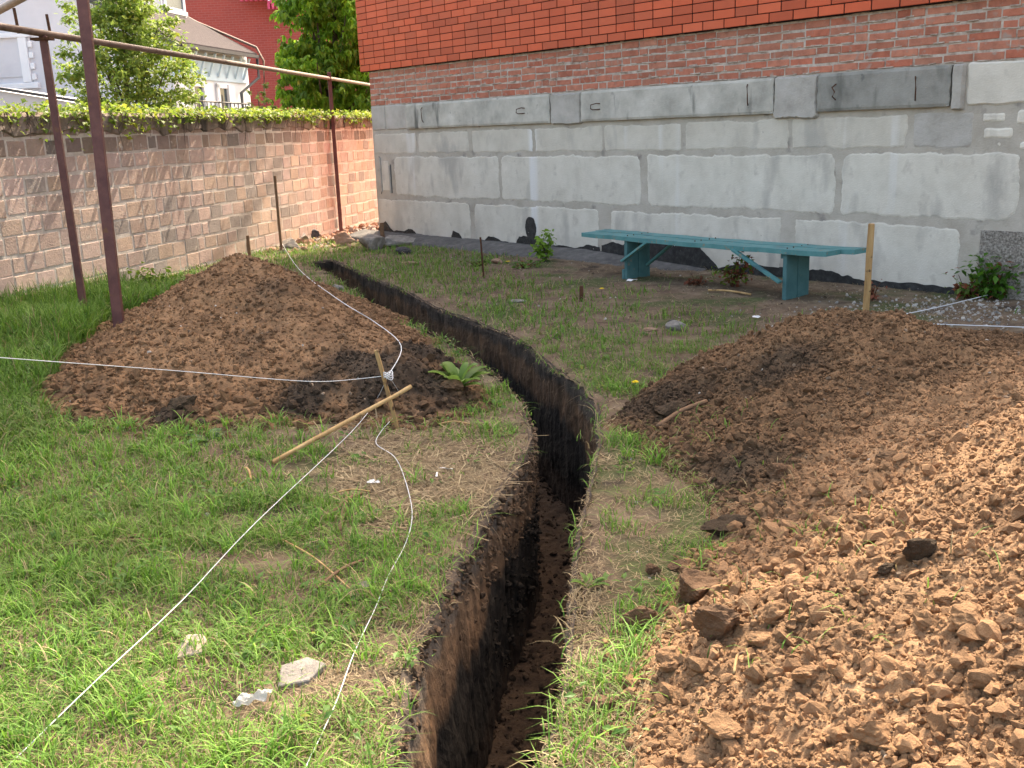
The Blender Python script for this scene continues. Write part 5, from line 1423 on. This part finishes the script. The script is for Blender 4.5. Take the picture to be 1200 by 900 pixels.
# far red house
rh = empty('red_house', PD(330, 165, 42), 'tall dark red brick house with pink balcony trim behind the trees', 'house')
a = PD(205, 160, 42); b2 = PD(520, 160, 42)
mb = MB(); mb.box((a.x, 42, -.5), (b2.x - a.x, 0, 0), (0, 9, 0), (0, 0, 12.5)); mb.build('wall', MT['far_brick'], rh)
mb = MB(); mb.box((a.x - .3, 41.7, 12.0), (b2.x - a.x + .6, 0, 0), (0, 9.6, 0), (0, 0, .6)); mb.build('roof', MT['roof'], rh)
for (p0, p1, y0, y1) in ((286, 318, -8, 3), (318, 356, 0, 12)):
    q0 = PD(p0, y1, 41.9); q1 = PD(p1, y0, 41.9)
    mb = MB(); w_ = q1.x - q0.x; hh_ = .38
    mb.box((q0.x, 41.3, q0.z + .18), (w_, 0, 0), (0, .7, 0), (0, 0, hh_ - .0)); 
    m_ = int(w_ / .16)
    for k in range(m_): mb.box((q0.x + k * w_ / m_, 41.27, q0.z - .02), (w_ / m_ * .55, 0, 0), (0, .2, 0), (0, 0, .2))
    bt = mb.build('balcony', MT['pink'], rh)
    mb = MB()
    for k in range(m_): mb.box((q0.x + (k + .2) * w_ / m_, 41.26, q0.z + .27), (w_ / m_ * .45, 0, 0), (0, .06, 0), (0, 0, .17))
    mb.build('balcony_relief', MT['trim'], bt)
q0 = PD(338, 2, 41.9); q1 = PD(352, 2, 41.9)
mb = MB(); mb.box((q0.x, 41.93, q0.z + .35), (q1.x - q0.x, 0, 0), (0, .1, 0), (0, 0, 1.6)); mb.build('window', MT['glass'], rh)
adopt(rh)

# ------------------------------------------------------------------ trees
def tree(base, crown, rx_, rz_, nclump, nleaf, size, cola, colb, label, seed, droop=.3, limbs=16, yellow=.05, trunk_r=.10, shape='egg', palmate=False):
    rr = np.random.RandomState(seed); root = empty('garden_tree', base, label, 'tree', 'trees behind the garden wall')
    cz = Vector(crown) - Vector(base); rs = random.Random(seed)
    tips = []; mbl = MB()
    for i in range(limbs):
        a = 2 * PI * i * .618; t = .25 + .7 * i / limbs
        p0 = Vector((0, 0, cz.z * t * .8)); e = rs.uniform(.5, .95)
        z1 = cz.z + rz_ * (2 * t - 1.1) * .8
        wr = math.sqrt(max(.05, 1 - ((z1 - cz.z) / rz_) ** 2)) * rx_ * e
        p2 = Vector((cz.x + math.cos(a) * wr, cz.y + math.sin(a) * wr, z1)); pm = (p0 + p2) / 2 + Vector((0, 0, -.12 * rz_ * .5))
        mbl.tube([p0, pm, p2], [trunk_r * .4, trunk_r * .25, trunk_r * .08], 5, cap=False); tips.append(p2)
    mb = MB(); mb.tube([Vector((0, 0, -.3)), Vector((.03, 0, cz.z * .4)), Vector((cz.x * .7, cz.y * .7, cz.z)), Vector((cz.x, cz.y, cz.z + rz_ * .7))], [trunk_r, trunk_r * .8, trunk_r * .5, trunk_r * .12], 8)
    mb.build('trunk', MT['bark'], root, smooth=True); mbl.build('limbs', MT['bark'], root)
    # clumps through the crown volume, denser near the shell
    pos = []; ccol = []
    for i in range(nclump):
        d = rr.normal(0, 1, 3); d /= np.linalg.norm(d); r = rr.rand() ** .42
        lump = 1 + .22 * math.sin(d[0] * 5 + seed) * math.cos(d[2] * 4.1 + d[1] * 3)
        tap = 1.0
        if shape == 'cone': tap = 1.12 - .55 * max(-.3, d[2])
        c0 = np.array([cz.x + d[0] * rx_ * r * lump * tap, cz.y + d[1] * rx_ * r * lump * tap, cz.z + d[2] * rz_ * r * lump])
        cr_ = rx_ * rr.uniform(.09, .2)
        m_ = int(nleaf * rr.uniform(.5, 1.5)); q = c0 + rr.normal(0, cr_ * .55, (m_, 3)) * np.array([1, 1, .55])
        g = rr.uniform(.65, 1.2); pos.append(q); ccol.append(leaf_cols(m_, rr, np.array(cola) * g, np.array(colb) * g, yellow))
    pos = np.vstack(pos); ccol = np.vstack(ccol)
    if palmate:
        pos = np.repeat(pos, 5, 0); ccol = np.repeat(ccol, 5, 0)
    v, f, c = leaves(pos, size, 1.2, ccol, rr, droop, .42 if palmate else .6)
    np_mesh('crown', v, f, MT['leaf'], root, col=c)
    return root
tb_ = PD(150, 160, 18.5); tc_ = PD(150, 70, 18.5)
tree((tb_.x, 18.5, 0), (tc_.x, 18.5, 3.0), 1.0, 1.65, 480, 36, .085, (.12, .22, .035), (.34, .46, .10), 'young light green tree in front of the white house', 5, .1, 18, .1, .06, 'cone')
tb_ = PD(385, 160, 23.5)
tree((tb_.x, 23.5, 0), (tb_.x + .42, 23.5, 3.35), 1.36, 2.9, 420, 22, .15, (.09, .23, .02), (.30, .52, .05), 'dense green chestnut tree left of the brick building in front of the red house', 8, .75, 18, .02, .13, 'egg', True)
tb_ = PD(306, 150, 21)
tree((tb_.x, 21, 0), (tb_.x, 21, 2.15), .28, .45, 26, 22, .075, (.12, .2, .04), (.28, .36, .1), 'thin sapling tip showing over the garden wall between house and chestnut', 9, .1, 6, .2, .03)
